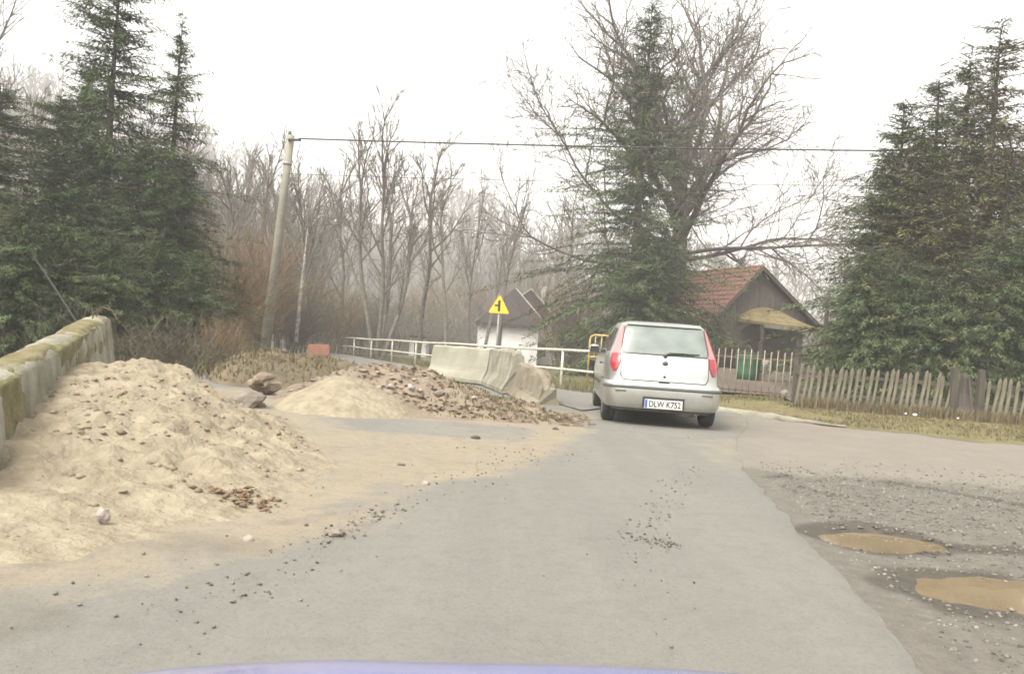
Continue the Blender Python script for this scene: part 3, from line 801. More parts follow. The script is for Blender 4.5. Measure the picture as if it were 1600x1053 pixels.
# ================================================================== UTILITY POLE AND WIRES
q = P(414, 533, 35.0)
pz = hzf(q.x, q.y); top = P(455, 212, 35.0)
up = thing('utility_pole', 'tall pale concrete utility pole leaning slightly at the side road', 'utility pole', (q.x, q.y, pz))
tl = top - Vector((q.x, q.y, pz))
mb = MB(); mb.tube([(0, 0, -.3), tl * .78, tl], [.21, .155, .145], 12); part('shaft', mb, 'pole_concrete', up, True)
mb = MB(); mb.tube([tl * .865, tl * .878], [.18, .18], 12); part('band', mb, 'zinc', up, True)
mb = MB(); mb.tube([tl + Vector((-.05, -.2, -.22)), tl + Vector((.45, -.2, -.20))], .05, 8); part('bracket', mb, 'wire', up, True)
mb = MB(); mb.tube([tl + Vector((-.05, 0, .0)), tl + Vector((-.05, 0, .16))], [.09, .05], 10); part('insulator', mb, 'grey_trim', up, True)
def wire(p0, p1, sag, rad, label):
    pts = []
    for t in np.linspace(0, 1, 40):
        w = p0.lerp(p1, t); w.z -= sag * 4 * t * (1 - t); pts.append(w)
    mb = MB(); mb.tube(pts, rad, 5); solo('overhead_wire', mb, 'wire', label, 'wire', smooth=True)
wire(top + Vector((.35, -.2, -.15)), P(1760, 238, 30.0), 0.12, .030, 'dark overhead cable running from the pole across the whole picture')
wire(top + Vector((.05, -.2, -1.55)), P(1760, 292, 30.0), 0.14, .010, 'thin faint lower wire running from the pole to the right')

# ================================================================== PICKET FENCE, GATE
F0, F1, F2, F3 = G(1243, 636), G(1487, 656), G(1528, 659), G(1680, 672)
for k_ in (F0, F1, F2, F3): k_.y += 0.6; k_.x *= 1.03
pk = MB(); pk.prism([(-.035, 0), (.035, 0), (.035, .88), (0, .95), (-.035, .88)], -.012, .012)
pk_me = pk.mesh('picket', 'wood_old')
random.seed(12)
def fence(a, b, label):
    d = b - a; ln = d.length; ang = math.atan2(d.y, d.x)
    root = thing('picket_fence', label, 'fence', a, (0, 0, ang))
    n = int(ln / 0.135)
    for i in range(n + 1):
        o = link('picket', pk_me, root, (i * 0.135 + random.uniform(-.015, .015), -.035, random.uniform(-.03, .05)), (random.uniform(-.03, .03), math.radians(5.5) + random.gauss(0, .03), random.uniform(-.1, .1)))
        o.scale = (random.uniform(.8, 1.15), 1, random.uniform(.92, 1.04))
    for z in (.28, .70):
        mb = MB(); mb.box(-.05, ln + .05, -.02, .02, z, z + .07); part('rail', mb, 'wood_dark', root)
    for i in range(int(ln / 2.1) + 2):
        mb = MB(); x = min(ln, i * 2.1); mb.box(x - .045, x + .045, .022, .11, -.2, .92); part('post', mb, 'wood_dark', root)
    return root
fence(F0, F1, 'weathered grey picket fence between the barred gate and the fence gap')
fence(F2, F3, 'weathered picket fence right of the gap at the picture edge')
gp = thing('plank_gate', 'dark sagging plank gate closing the gap in the picket fence', 'gate', F1 + Vector((.06, .02, 0)), (0, 0, math.atan2(F2.y - F1.y, F2.x - F1.x)))
gl = (F2 - F1).length - .1
for i, x in enumerate(np.linspace(.03, gl - .05, 6)):
    mb = MB(); mb.box(-.045, .045, -.012, .012, .05, .98 - .03 * (i % 3)); part('plank', mb, 'wood_board', gp, loc=(x, 0, 0), rot=(0, math.radians(3 - 2.5 * i), 0))
mb = MB(); mb.box(0, gl, .014, .05, .25, .33); part('rail', mb, 'wood_dark', gp)
mb = MB(); mb.box(0, gl, .014, .05, .75, .83); part('rail', mb, 'wood_dark', gp)
for q, lab in ((F1 + Vector((-.02, -.05, 0)), 'dark wooden gate post at the right end of the long picket fence'), (F2 + Vector((0, -.05, 0)), 'dark wooden gate post at the start of the right fence section')):
    mb = MB(); mb.box(-.06, .06, -.06, .06, -.2, 1.08); mb.box(-.045, .045, -.045, .045, 1.08, 1.11)
    solo('gate_post', mb, 'wood_dark', lab, 'post', loc=q)

g0, g1 = P(1112, 613, 22.6), P(1238, 623, 21.6)
g0.z = g1.z = 0.0
d_ = g1 - g0
gt = thing('barred_gate', 'rusty yard gate with thin pale upright bars right of the car', 'gate', g0, (0, 0, math.atan2(d_.y, d_.x)))
ln = d_.length
for i in range(12):
    mb = MB(); x = .1 + i * (ln - .2) / 11; mb.tube([(x, 0, .05), (x + .02, 0, 1.16 + (.03 if i % 2 else 0))], .014, 6); part('bar', mb, 'bar_pale', gt, True)
for z in (.12, .95):
    mb = MB(); mb.box(0, ln, .016, .05, z, z + .05); part('rail', mb, 'rust', gt)
for x in (-.05, ln + .05):
    mb = MB(); mb.box(x - .06, x + .06, -.04, .08, -.2, 1.12); mb.box(x - .075, x + .075, -.055, .095, 1.12, 1.16); part('post', mb, 'wood_dark', gt)
# things behind the gate
q = P(1168, 590, 26.0)
mb = MB(); mb.lathe([(.02, .02), (.30, .0), (.34, .35), (.37, .74), (.40, .78), (.38, .80), (.34, .76)], 20)
solo('rain_barrel', mb, 'tub_green', 'green plastic barrel standing behind the barred gate', 'barrel', smooth=True, loc=(q.x, q.y, .22))
q = P(1187, 585, 26.4)
mb = MB(); mb.prism([(-.26, 0), (.26, 0), (.28, .5), (.22, .62), (-.20, .66), (-.28, .52)], -.2, .2)
solo('pale_sack', mb, 'litter_white' if False else 'trim_pale', 'pale filled sack beside the green barrel behind the gate', 'sack', loc=(q.x, q.y, .3))
q = P(1228, 622, 20.9)
mb = stone_mesh(91, .13, .9, 2, .6)
solo('rubbish_bag', mb, 'stone', 'grey crumpled bag leaning at the right gate post', 'bag', smooth=False, loc=(q.x, q.y, .16))
# raised yard behind the gate
mb = MB()
mb.grid([[(3.2, 24.2, .0), (11, 23.5, .0)], [(3.2, 25.2, .30), (11, 24.6, .28)], [(3.0, 34, .42), (12, 34, .40)], [(3.0, 40, .3), (13, 40, .3)]])
o = link('yard', mb.mesh('yard', 'yard_soil', True)); tag(o, kind='structure')

# ================================================================== BUILDINGS
def gable_roof_tiles(root, x0, x1, y0, y1, ze, zr, axis_, m, rows=8, over=.25, side=None, name='roof'):
    pass
def slab(p0, p1, p2, p3, th):
    n = (Vector(p1) - Vector(p0)).cross(Vector(p3) - Vector(p0)).normalized() * th
    q = [Vector(a) for a in (p0, p1, p2, p3)]
    m = MB(); m.add(q + [a + n for a in q], [(3, 2, 1, 0), (4, 5, 6, 7), (0, 1, 5, 4), (1, 2, 6, 5), (2, 3, 7, 6), (3, 0, 4, 7)]); return m
# barn: gable faces the camera, ridge runs away to the left
D = 40.0
apex, gl_, gr_ = P(1193, 417, D), P(1122, 486, D), P(1284, 497, D)
bw = (gr_.x - gl_.x); ec = (gl_.z + gr_.z) / 2; bx0 = gl_.x; rise = apex.z - ec
base_z = -0.7
bn = thing('barn', 'old barn with red tiled roof and dark boarded gable right of the car', 'barn', (bx0, D, base_z), (0, 0, math.radians(17)))
hw = bw; ez = ec - base_z; rz_ = ez + rise; ax = apex.x - bx0; dep = 9.0
mb = MB(); mb.box(.12, hw - .12, .05, dep, 0, ez - .02); part('wall', mb, 'plaster_barn', bn)
# gable boards one by one
nb = 16
for i in range(nb):
    xa = .1 + (hw - .2) * i / nb; xb = .1 + (hw - .2) * (i + 1) / nb - .018
    def zt_(x): return ez + rise * (x / ax if x < ax else (hw - x) / (hw - ax)) - .1
    pl = [(xa, ez - .35), (xb, ez - .35), (xb, max(ez - .3, zt_(xb))), (xa, max(ez - .3, zt_(xa)))]
    if xa < ax < xb: pl = [pl[0], pl[1], pl[2], (ax, zt_(ax)), pl[3]]
    mb = MB(); mb.prism(pl, .0 - .012 * (i % 2), .045); part('gable_board', mb, 'wood_board', bn)
ov = .35
def roof_side(x_e, x_r, z_e, z_r, nm, m, rows_, cols):
    root = part(nm, slab((x_e, -ov, z_e), (x_r, -ov, z_r), (x_r, dep + ov, z_r), (x_e, dep + ov, z_e), .05) if x_e > x_r else
                slab((x_r, -ov, z_r), (x_e, -ov, z_e), (x_e, dep + ov, z_e), (x_r, dep + ov, z_r), .05), 'wood_dark', bn)
    root.location.z = -.08
    dx, dz = (x_r - x_e) / rows_, (z_r - z_e) / rows_
    nrm = Vector((-dz, 0, dx)).normalized() * (1 if dx > 0 else -1)
    th_ = (dep + 2 * ov) / cols
    mbt = MB()
    L_ = math.hypot(dx, dz); ux, uz = dx / L_, dz / L_
    prof = []
    for k in range(6):
        w = PI * k / 5; prof.append((-math.cos(w) * th_ * .48, math.sin(w) * .05))
    def at(s, y, h_): return (ux * s + nrm.x * h_, y, uz * s + nrm.z * h_)
    ra = [at(-.02, y, h_ + .035) for y, h_ in prof]; rb = [at(L_ * 1.12, y, h_) for y, h_ in prof]
    mbt.grid([ra, rb]); mbt.f.append(tuple(range(6)))
    me = mbt.mesh('roof_tile', m, True)
    rnd = random.Random(4)
    for r in range(rows_):
        for c_ in range(cols):
            o = link('roof_tile', me, root, (x_e + dx * r + rnd.uniform(-.01, .01), -ov + th_ * (c_ + .5), z_e + dz * r + .08 + .02))
            o.rotation_euler = (0, 0, rnd.uniform(-.03, .03))
slope = rise / ax
roof_side(-.55, ax, ez - .55 * slope, rz_, 'roof_slope', 'tile_red', 12, 22)
sl2 = rise / (hw - ax)
mb = slab((ax, -ov, rz_), (hw + .5, -ov, ez - .5 * sl2), (hw + .5, dep + ov, ez - .5 * sl2), (ax, dep + ov, rz_), .1); part('roof_slope', mb, 'roof_mauve', bn)
mb = MB(); mb.tube([(ax, -ov - .02, rz_ + .03), (ax, dep + ov, rz_ + .03)], .09, 8); part('ridge', mb, 'tile_red', bn, True)
for (xa, za, xb, zb_) in ((-.55, ez - .55 * slope, ax, rz_), (hw + .5, ez - .5 * sl2, ax, rz_)):
    mb = MB(); mb.tube([(xa, -ov - .04, za - .06), (xb, -ov - .04, zb_ - .06)], .07, 4); part('verge_board', mb, 'wood_dark', bn)
# mossy lean-to in front of the gable
la, lb = P(1162, 500, D - 1.5), P(1272, 512, D - 1.5)
e0, e1 = .9, hw + .1
zl = ez - .45
rows = []
for i in range(15):
    t = i / 14; x = e0 + (e1 - e0) * t
    hump = .85 * math.sin(PI * min(1, t * 1.15 + .02)) ** .6 if t < .85 else .85 * math.sin(PI * min(1, .85 * 1.15 + .02)) ** .6 * (1 - t) / .15
    row = []
    for j in range(7):
        s = j / 6
        row.append((x, -2.2 + 2.15 * s, zl - .12 * t + .06 * float(fbm(t * 9, s * 4, 7)) + hump * s * .95))
    rows.append(row)
mb = MB(); mb.grid(rows)
low = [[(x, y, z - .12) for x, y, z in r] for r in rows]
mb.grid([list(reversed(r)) for r in low]); mb.grid([[r[0] for r in rows], [r[0] for r in low]])
mb.grid([[p_ for p_ in low[0]], rows[0]]); mb.grid([rows[-1], low[-1]])
lt = part('lean_to_roof', mb, 'roof_moss', bn, True)
mb = MB(); mb.box(e0, e1, -2.27, -2.22, zl - .20, zl - .04); part('fascia', mb, 'wood_old', bn, rot=(0, .03, 0), loc=(0, 0, .02))
for x in (e0 + .1, (e0 + e1) / 2, e1 - .1):
    mb = MB(); mb.box(x - .06, x + .06, -2.15, -2.03, 0, zl - .1); part('lean_to_post', mb, 'wood_dark', bn)
mb = MB(); mb.box(.4, 1.0, .0, .05, .9, 1.9); w_ = part('window', mb, 'dark_gap', bn)
mb = MB(); mb.box(.34, .4, -.02, .05, .84, 1.96); mb.box(1.0, 1.06, -.02, .05, .84, 1.96); part('frame', mb, 'wood_dark', w_)
mb = MB(); mb.box(1.6, 3.2, -.01, .045, 0, 1.95); dr = part('door', mb, 'wood_board', bn)
mb = MB(); mb.box(2.38, 2.42, -.03, -.012, .1, 1.9); part('door_gap', mb, 'dark_gap', dr)
# dark post beside the barn
q = P(1287, 560, 25.0)
mb = MB(); zt2 = P(1291, 458, 25.0).z
mb.tube([(q.x, q.y, -.2), (q.x, q.y, zt2)], [.07, .06], 8); solo('garden_post', mb, 'wood_dark', 'slim dark post standing between the barn and the right spruces', 'post', smooth=True)

# house with mauve roof and white wall
D = 70.0
hs_ = thing('house', 'white walled house with mauve brown roof behind the warning sign', 'house', (X(748, D), D, -1.6), (0, 0, math.radians(4)))
s_ = D / F
wl_ = 92 * s_; zw0 = 0; ze_ = P(790, 504, D).z + 1.6; zr2 = P(800, 448, D).z + 1.6
mb = MB(); mb.box(0, wl_, 0, 5.5, 0, ze_); part('wall', mb, 'plaster_white', hs_)
mb = MB(); mb.add([(-.4, -.5, ze_ - .1), (wl_ + .6, -.5, ze_ - .1), (wl_ * .62, 3.2, zr2), (2.7, 3.2, zr2), (-.4, -.5, ze_ - .3), (wl_ + .6, -.5, ze_ - .3), (wl_ + .6, 7, ze_ - .1), (-.4, 7, ze_ - .1)],
       [(0, 1, 2, 3), (0, 4, 5, 1), (1, 6, 2), (0, 3, 7), (3, 2, 6, 7)]); part('roof', mb, 'roof_mauve', hs_)
mb = MB(); mb.tube([(wl_ + .6, -.52, ze_), (wl_ * .62, 3.15, zr2 + .05)], .05, 4); part('verge_trim', mb, 'trim_pale', hs_)
mb = MB(); mb.box(1.55, 1.75, -.06, -.002, 0, ze_ - .15); part('downpipe', mb, 'wood_dark', hs_)
h2 = thing('house', 'dark gabled house with pale verge boards right of the white walled one', 'house', (X(814, 75), 75.0, -1.6))
s_ = 75 / F
g_l, g_r, ap = 0.0, 62 * s_, 10 * s_
ze2 = P(870, 508, 75).z + 1.6; zr3 = P(824, 452, 75).z + 1.6
mb = MB(); mb.box(.2, g_r - .4, .1, 7, 0, ze2 - .3); part('wall', mb, 'trim_pale', h2)
mb = MB(); mb.add([(-.8, 0, zr3 - 1.0), (ap, 0, zr3), (g_r, -.4, ze2), (.4, -.4, ze2), (-.8, 7, zr3 - 1.0), (ap, 7, zr3), (g_r, 7.4, ze2)], [(3, 2, 1, 0), (1, 2, 6, 5), (0, 1, 5, 4)]); part('roof', mb, 'roof_mauve', h2)
for a_, b_ in (((-.8, -.1, zr3 - 1.0), (ap, -.1, zr3 + .05)), ((ap, -.1, zr3 + .05), (g_r, -.5, ze2))):
    mb = MB(); mb.tube([a_, b_], .06, 4); part('verge_board', mb, 'trim_pale', h2)
mb = MB(); mb.box(ap + .9, ap + 1.4, 2, 2.5, zr3 - 1.4, zr3 + .35); mb.box(ap + .85, ap + 1.45, 1.95, 2.55, zr3 + .35, zr3 + .45); part('chimney', mb, 'trim_pale', h2)
mb = MB(); mb.box(1.2, 2.1, .03, .098, 1.0, 2.1); part('window', mb, 'side_glass', h2)
# two pale sheds far beyond the railing
for (pxa, pxb, pyt, pyb, D, lab) in ((641, 667, 522, 548, 66, 'small white shed with reddish roof edge behind the bare trees'), (679, 713, 523, 548, 70, 'low grey shed with red roof left of the white house')):
    a_, b_ = P(pxa, pyt, D), P(pxb, pyt, D); gz_ = hzf(a_.x, D)
    sh_ = thing('shed', lab, 'shed', (a_.x, D, gz_))
    w_ = b_.x - a_.x; h_ = a_.z - gz_
    mb = MB(); mb.box(0, w_, 0, 2.4, -.3, h_ - .2); part('wall', mb, 'plaster_white' if D == 66 else 'trim_pale', sh_)
    mb = slab((-.2, -.3, h_ - .2), (w_ + .2, -.3, h_ - .22), (w_ + .2, 2.7, h_ + .15), (-.2, 2.7, h_ + .17), .12); part('roof', mb, 'roof_mauve', sh_)
    mb = MB(); mb.box(w_ * .3, w_ * .62, -.03, -.003, -.2, h_ * .6); part('door', mb, 'wood_dark', sh_)

# ================================================================== THE SILVER CAR
def build_car(loc, rz):
    car = thing('hatchback_car', 'silver hatchback driving away, rear lamps high beside the rear window', 'car', loc, (0, 0, rz))
    #        z     rear   front  half-width
    T = np.array([
        (0.200, 0.120, 3.66, 0.735), (0.235, 0.060, 3.74, 0.790), (0.30, 0.030, 3.78, 0.812), (0.42, 0.012, 3.80, 0.824), (0.54, 0.010, 3.80, 0.830),
        (0.60, 0.030, 3.79, 0.830), (0.66, 0.046, 3.76, 0.828), (0.76, 0.058, 3.66, 0.822), (0.86, 0.080, 3.42, 0.812), (0.94, 0.112, 3.10, 0.796),
        (1.00, 0.150, 2.86, 0.772), (1.08, 0.205, 2.66, 0.738), (1.18, 0.268, 2.46, 0.700), (1.28, 0.330, 2.26, 0.664), (1.36, 0.382, 2.08, 0.634),
        (1.405, 0.425, 1.95, 0.606), (1.435, 0.480, 1.84, 0.570), (1.458, 0.575, 1.70, 0.505), (1.470, 0.720, 1.55, 0.400), (1.476, 0.90, 1.40, 0.22)])
    def par(z):
        return [float(np.interp(z, T[:, 0], T[:, i])) for i in (1, 2, 3)]
    NEX = 8.5
    def rear_y(x, z, g=0.0):
        yr, yf, w = par(z); w += g; hl = (yf - yr) / 2 + g; yc = (yf + yr) / 2
        k = max(0.0, 1 - min(1.0, abs(x) / w) ** NEX)
        return yc - hl * k ** (1 / NEX)
    def outline(z, n=56, g=0.0):
        yr, yf, w = par(z); w += g; hl = (yf - yr) / 2 + g; yc = (yf + yr) / 2
        ph = np.linspace(0, PI, 1600)
        x = w * np.abs(np.sin(ph)) ** (2 / NEX); y = yc - hl * np.sign(np.cos(ph)) * np.abs(np.cos(ph)) ** (2 / NEX)
        s = np.concatenate([[0], np.cumsum(np.hypot(np.diff(x), np.diff(y)))]); s /= s[-1]
        q = np.linspace(0, 1, n); return np.stack([np.interp(q, s, x), np.interp(q, s, y)], 1)
    zs = np.concatenate([np.linspace(.2, .62, 9), np.linspace(.66, 1.40, 20), T[-5:, 0]])
    rows = []
    for z in zs:
        h = outline(z); full = [(x, y, z) for x, y in h] + [(-x, y, z) for x, y in h[-2:0:-1]]
        rows.append(full)
    mb = MB(); mb.grid(rows, close=True); m = len(rows[0])
    mb.f.append(tuple(range(m - 1, -1, -1))); mb.f.append(tuple((len(rows) - 1) * m + k for k in range(m)))
    me = mb.mesh('body', 'silver_paint', True); me.materials.append(MATS['black_plastic'])
    body = link('body', me, car)
    cm = MB()
    for yw in (.66, 3.12):
        Mx = Matrix.Translation((-1.0, yw, .275)) @ Matrix.Rotation(PI / 2, 4, 'Y')
        cm.lathe([(.345, 0), (.345, .42)], 28, Mx); Mx2 = Matrix.Translation((.58, yw, .275)) @ Matrix.Rotation(PI / 2, 4, 'Y'); cm.lathe([(.345, 0), (.345, .42)], 28, Mx2)
    cme = cm.mesh('cut', 'black_plastic'); co = bpy.data.objects.new('cut', cme); C.objects.link(co); co.parent = car
    bmod = body.modifiers.new('arch', 'BOOLEAN'); bmod.operation = 'DIFFERENCE'; bmod.object = co; bmod.solver = 'EXACT'; bmod.material_mode = 'TRANSFER'
    bpy.context.view_layer.update()
    dg = bpy.context.evaluated_depsgraph_get()
    nm = bpy.data.meshes.new_from_object(body.evaluated_get(dg))
    body.modifiers.clear(); body.data = nm; bpy.data.objects.remove(co)
    if len(nm.materials) < 1: nm.materials.append(MATS['silver_paint'])
    def patch(x0f, x1f, z0, z1, off, nx=24, nz=14, th=.012):
        """panel lying on the rear surface, with turned-in edges"""
        rows = []
        for j in range(nz + 1):
            z = z0 + (z1 - z0) * j / nz; xa, xb = x0f(z), x1f(z)
            rows.append([(xa + (xb - xa) * i / nx, rear_y(xa + (xb - xa) * i / nx, z) - off, z + off * .35) for i in range(nx + 1)])
        p = MB(); p.grid(rows)
        ring = rows[0] + [r[-1] for r in rows[1:]] + rows[-1][-2::-1] + [r[0] for r in rows[-2:0:-1]]
        p.grid([ring + [ring[0]], [(a, b + th, c_) for a, b, c_ in ring] + [(ring[0][0], ring[0][1] + th, ring[0][2])]])
        return p
    gin = lambda z: np.interp(z, [1.0, 1.05, 1.36, 1.40], [.585, .60, .555, .52])
    # tailgate panel, rear window
    part('tailgate', patch(lambda z: -np.interp(z, [.63, .68, 1.0], [.56, .60, .605]), lambda z: np.interp(z, [.63, .68, 1.0], [.56, .60, .605]), .635, .985, .010, 30, 12), 'silver_paint', car, True)
    part('tailgate_gap', patch(lambda z: -np.interp(z, [.63, .68, 1.0], [.575, .614, .618]), lambda z: np.interp(z, [.63, .68, 1.0], [.575, .614, .618]), .624, .992, .003, 30, 12), 'black_plastic', car, True)
    rw = part('rear_window', patch(lambda z: -gin(z), gin, 1.005, 1.392, .008, 26, 12), 'car_glass', car, True)
    part('window_seal', patch(lambda z: -gin(z) - .012, lambda z: gin(z) + .012, .995, 1.402, .004, 26, 12), 'black_plastic', rw, True)
    part('roof_spoiler', patch(lambda z: -.53, lambda z: .53, 1.40, 1.445, .030, 20, 4, .06), 'silver_paint', car, True)
    # lamps: tall pink upper, dark red lower
    for s in (-1, 1):
        a_up = lambda z: np.interp(z, [.985, 1.05, 1.36, 1.39], [.620, .622, .578, .565])
        b_up = lambda z: np.interp(z, [.985, 1.10, 1.30, 1.39], [.738, .700, .638, .596])
        a_lo = lambda z: np.interp(z, [.735, .80, .86, .98], [.690, .645, .628, .620])
        b_lo = lambda z: np.interp(z, [.735, .80, .86, .98], [.722, .752, .757, .740])
        for nme, fa, fb, z0, z1, mt in (('tail_lamp_upper', a_up, b_up, .985, 1.39, 'lamp_pink'), ('tail_lamp_lower', a_lo, b_lo, .735, .982, 'lamp_red')):
            pm = patch((lambda z: fa(z)) if s > 0 else (lambda z: -fb(z)), (lambda z: fb(z)) if s > 0 else (lambda z: -fa(z)), z0, z1, .014, 8, 12)
            part(nme, pm, mt, car, True)
    # bumper wrapping round the corners
    def wrap(z0, z1, g, frac, nz, crown=0.0, lo=.0):
        rows = []
        for j in range(nz + 1):
            t = j / nz; z = z0 + (z1 - z0) * t
            gg = g + crown * (1 - (2 * t - 1) ** 4) - (crown * .0)
            h = outline(min(max(z, .2), 1.4), 120, gg); k = int(120 * frac); hh = h[:k]
            rows.append([(-x, y, z) for x, y in hh[::-1]] + [(x, y, z) for x, y in hh[1:]])
        p = MB(); p.grid(rows); p.grid([[(a, b + .03, c_) for a, b, c_ in rows[-1]], rows[-1]][::-1]); p.grid([[(a, b + .03, c_) for a, b, c_ in rows[0]], rows[0]])
        return p
    bp_ = part('bumper', wrap(.245, .605, .018, .245, 12, .022), 'silver_paint', car, True)
    part('bumper_strip', wrap(.512, .560, .040, .19, 3, .010), 'grey_trim', bp_, True)
    part('bumper_lower_trim', wrap(.215, .250, .004, .24, 3, .012), 'grey_trim', bp_, True)
    for s in (-1, 1):
        mb = MB(); xc = .60 * s; yy = rear_y(xc, .47) - .052; mb.box(xc - .075, xc + .075, yy, yy + .06, .462, .486); part('reflector', mb, 'grey_trim', bp_)
    # number plate
    yp = rear_y(.27, .33) - .056
    mb = MB(); mb.box(-.29, .29, yp, yp + .05, .262, .415); rc = part('plate_recess', mb, 'black_plastic', bp_)
    pl = MB(); pl.box(-.26, .26, yp - .012, yp - .002, .262, .382); pl_o = part('number_plate', pl, 'plate_white', car)
    bb = MB(); bb.box(-.256, -.222, yp - .0145, yp - .0125, .268, .376); part('plate_band', bb, 'plate_blue', pl_o)
    cu = bpy.data.curves.new('plate_text', 'FONT'); cu.body = 'DLW K752'; cu.size = .118; cu.align_x = 'CENTER'; cu.extrude = .0012; cu.offset = .0028
    to = bpy.data.objects.new('plate_text', cu); C.objects.link(to); bpy.context.view_layer.update()
    tm = bpy.data.meshes.new_from_object(to.evaluated_get(bpy.context.evaluated_depsgraph_get())); bpy.data.objects.remove(to)
    tm.materials.clear(); tm.materials.append(MATS['plate_ink'])
    xs_ = [v.co.x for v in tm.vertices]; kx_ = .44 / (max(xs_) - min(xs_))
    for v in tm.vertices: v.co = Vector((v.co.x * kx_, v.co.y, v.co.z))
    t_o = link('lettering', tm, pl_o, (.018, yp - .0135, .281), (PI / 2, 0, 0))
    # emblem, lock, handle, wiper
    ye = rear_y(0, .88) - .012
    Me = Matrix.Translation((0, ye, .885)) @ Matrix.Rotation(PI / 2 + .25, 4, 'X')
    mb = MB(); mb.lathe([(.046, -.004), (.046, .006), (.038, .012), (.0, .010)], 20, Me, cap=False); em = part('emblem', mb, 'rim', car, True)
    mb = MB(); mb.lathe([(.032, .0125), (.030, .016), (.0, .016)], 20, Me, cap=False); part('emblem_centre', mb, 'grey_trim', em, True)
    Ml = Matrix.Translation((0, rear_y(0, .70) - .012, .70)) @ Matrix.Rotation(PI / 2 + .1, 4, 'X')
    mb = MB(); mb.lathe([(.018, -.01), (.018, .006), (.0, .006)], 14, Ml, cap=False); part('lock', mb, 'black_plastic', car, True)
    mb = MB(); yh_ = rear_y(0, .62) - .018; mb.box(-.075, .075, yh_, yh_ + .03, .612, .634); part('tailgate_handle', mb, 'black_plastic', car)
    wp = MB(); pts = []
    for (x, z) in ((.0, .985), (.03, 1.005), (.10, 1.022), (.25, 1.028), (.42, 1.018)):
        pts.append((x, rear_y(x, z) - .026, z + .01))
    wp.tube(pts, [.016, .014, .011, .009, .007], 6); w_o = part('wiper', wp, 'black_plastic', car, True)
    wb = MB(); wb.tube([(x, rear_y(x, 1.033) - .018, 1.037) for x in np.linspace(.06, .48, 8)], .008, 5); part('wiper_blade', wb, 'black_plastic', w_o, True)
    wb = MB(); wb.lathe([(.028, -.02), (.028, .02), (.018, .03), (0, .03)], 14, Matrix.Translation((0, rear_y(0, .985) - .01, .985)) @ Matrix.Rotation(PI / 2, 4, 'X'), cap=False); part('wiper_pivot', wb, 'black_plastic', w_o, True)
    # script badge on the tailgate
    mb = MB(); yb = rear_y(-.5, .665) - .0135; mb.box(-.535, -.45, yb, yb + .004, .655, .668); part('badge', mb, 'rim', car)
    # side windows, door seams, mirrors, handles
    def side_patch(s, pts2, off):
        vs_ = []
        for y, z in pts2:
            yr, yf, w = par(z); hl = (yf - yr) / 2; yc = (yf + yr) / 2
            k = max(0.0, 1 - min(1, abs(y - yc) / hl) ** NEX) ** (1 / NEX)
            vs_.append((s * (w * k + off), y, z))
        p = MB(); p.add(vs_, [tuple(range(len(vs_))) if s < 0 else tuple(range(len(vs_) - 1, -1, -1))]); return p
    for s in (-1, 1):
        part('side_window', side_patch(s, [(1.02, .97), (2.55, .95), (2.35, 1.12), (2.08, 1.27), (1.9, 1.36), (1.1, 1.37), (1.0, 1.2)], .006), 'side_glass', car)
        part('quarter_window', side_patch(s, [(.50, 1.02), (.95, .985), (.95, 1.355), (.72, 1.345), (.6, 1.2)], .006), 'side_glass', car)
        part('side_strip', side_patch(s, [(1.02, .50), (2.74, .50), (2.74, .545), (1.02, .545)], .012), 'grey_trim', car)
        mb = MB(); mb.box(s * .832 - .015, s * .832 + .015, 1.1, 1.26, .80, .83); part('door_handle', mb, 'grey_trim', car)
        mm = MB(); Mm = Matrix.Translation((s * .88, 2.42, 1.0)) @ Matrix.Diagonal((1.0, .6, .75, 1))
        mm.lathe([(.02, -.10), (.07, -.085), (.095, -.02), (.095, .04), (.06, .09), (.02, .10)], 14, Mm); mm.box(s * .80 - .06, s * .80 + .06, 2.40, 2.46, .95, .985)
        mi = part('door_mirror', mm, 'silver_paint', car, True)
        mb = MB(); mb.box(s * .88 - .07, s * .88 + .07, 2.350, 2.358, .95, 1.05); part('mirror_glass', mb, 'side_glass', mi)
    # aerial
    mb = MB(); mb.tube([(-.47, 2.0, 1.40), (-.46, 1.55, 1.74)], [.006, .003], 5); part('aerial', mb, 'black_plastic', car)
    # wheels
    for s in (-1, 1):
        for yw in (.66, 3.12):
            Mw = Matrix.Translation((s * .715, yw, .29)) @ Matrix.Rotation(PI / 2, 4, 'Y')
            mb = MB(); mb.lathe([(.185, -.085), (.245, -.095), (.275, -.085), (.29, -.055), (.291, 0), (.29, .055), (.275, .085), (.245, .095), (.185, .085)], 36, Mw, cap=False)
            mb.lathe([(.292, -.03), (.286, -.024), (.286, -.018), (.292, -.012)], 36, Mw, cap=False)
            wh = part('wheel', mb, 'rubber', car, True)
            mb = MB(); k = .09 * s
            mb.lathe([(.19, k * .95), (.19, k * .6), (.12, k * .8), (.04, k * .95), (.0, k * .95)], 28, Mw, cap=False); mb.lathe([(.19, -.085), (.19, .085)], 28, Mw, cap=False)
            part('rim', mb, 'rim', wh, True)
            mb = MB()
            for q_ in range(5):
                a0 = q_ * 2 * PI / 5; Ms = Mw @ Matrix.Rotation(a0, 4, 'Z'); mb.box(.05, .185, -.025, .025, k * .80 if s > 0 else k * 1.0, k * 1.0 if s > 0 else k * .80, Ms)
            part('spokes', mb, 'rim', wh)
    # underside: floor, axle, silencer
    mb = MB(); mb.box(-.62, .62, .2, 3.5, .20, .235); part('floor_pan', mb, 'black_plastic', car)
    mb = MB(); mb.tube([(-.62, .66, .27), (.62, .66, .27)], .045, 8); part('rear_axle', mb, 'black_plastic', car, True)
    mb = MB(); mb.tube([(.22, .30, .225), (.26, .27, .225), (.50, .27, .225), (.54, .30, .225)], [.05, .085, .085, .05], 14); part('silencer', mb, 'muffler', car, True)
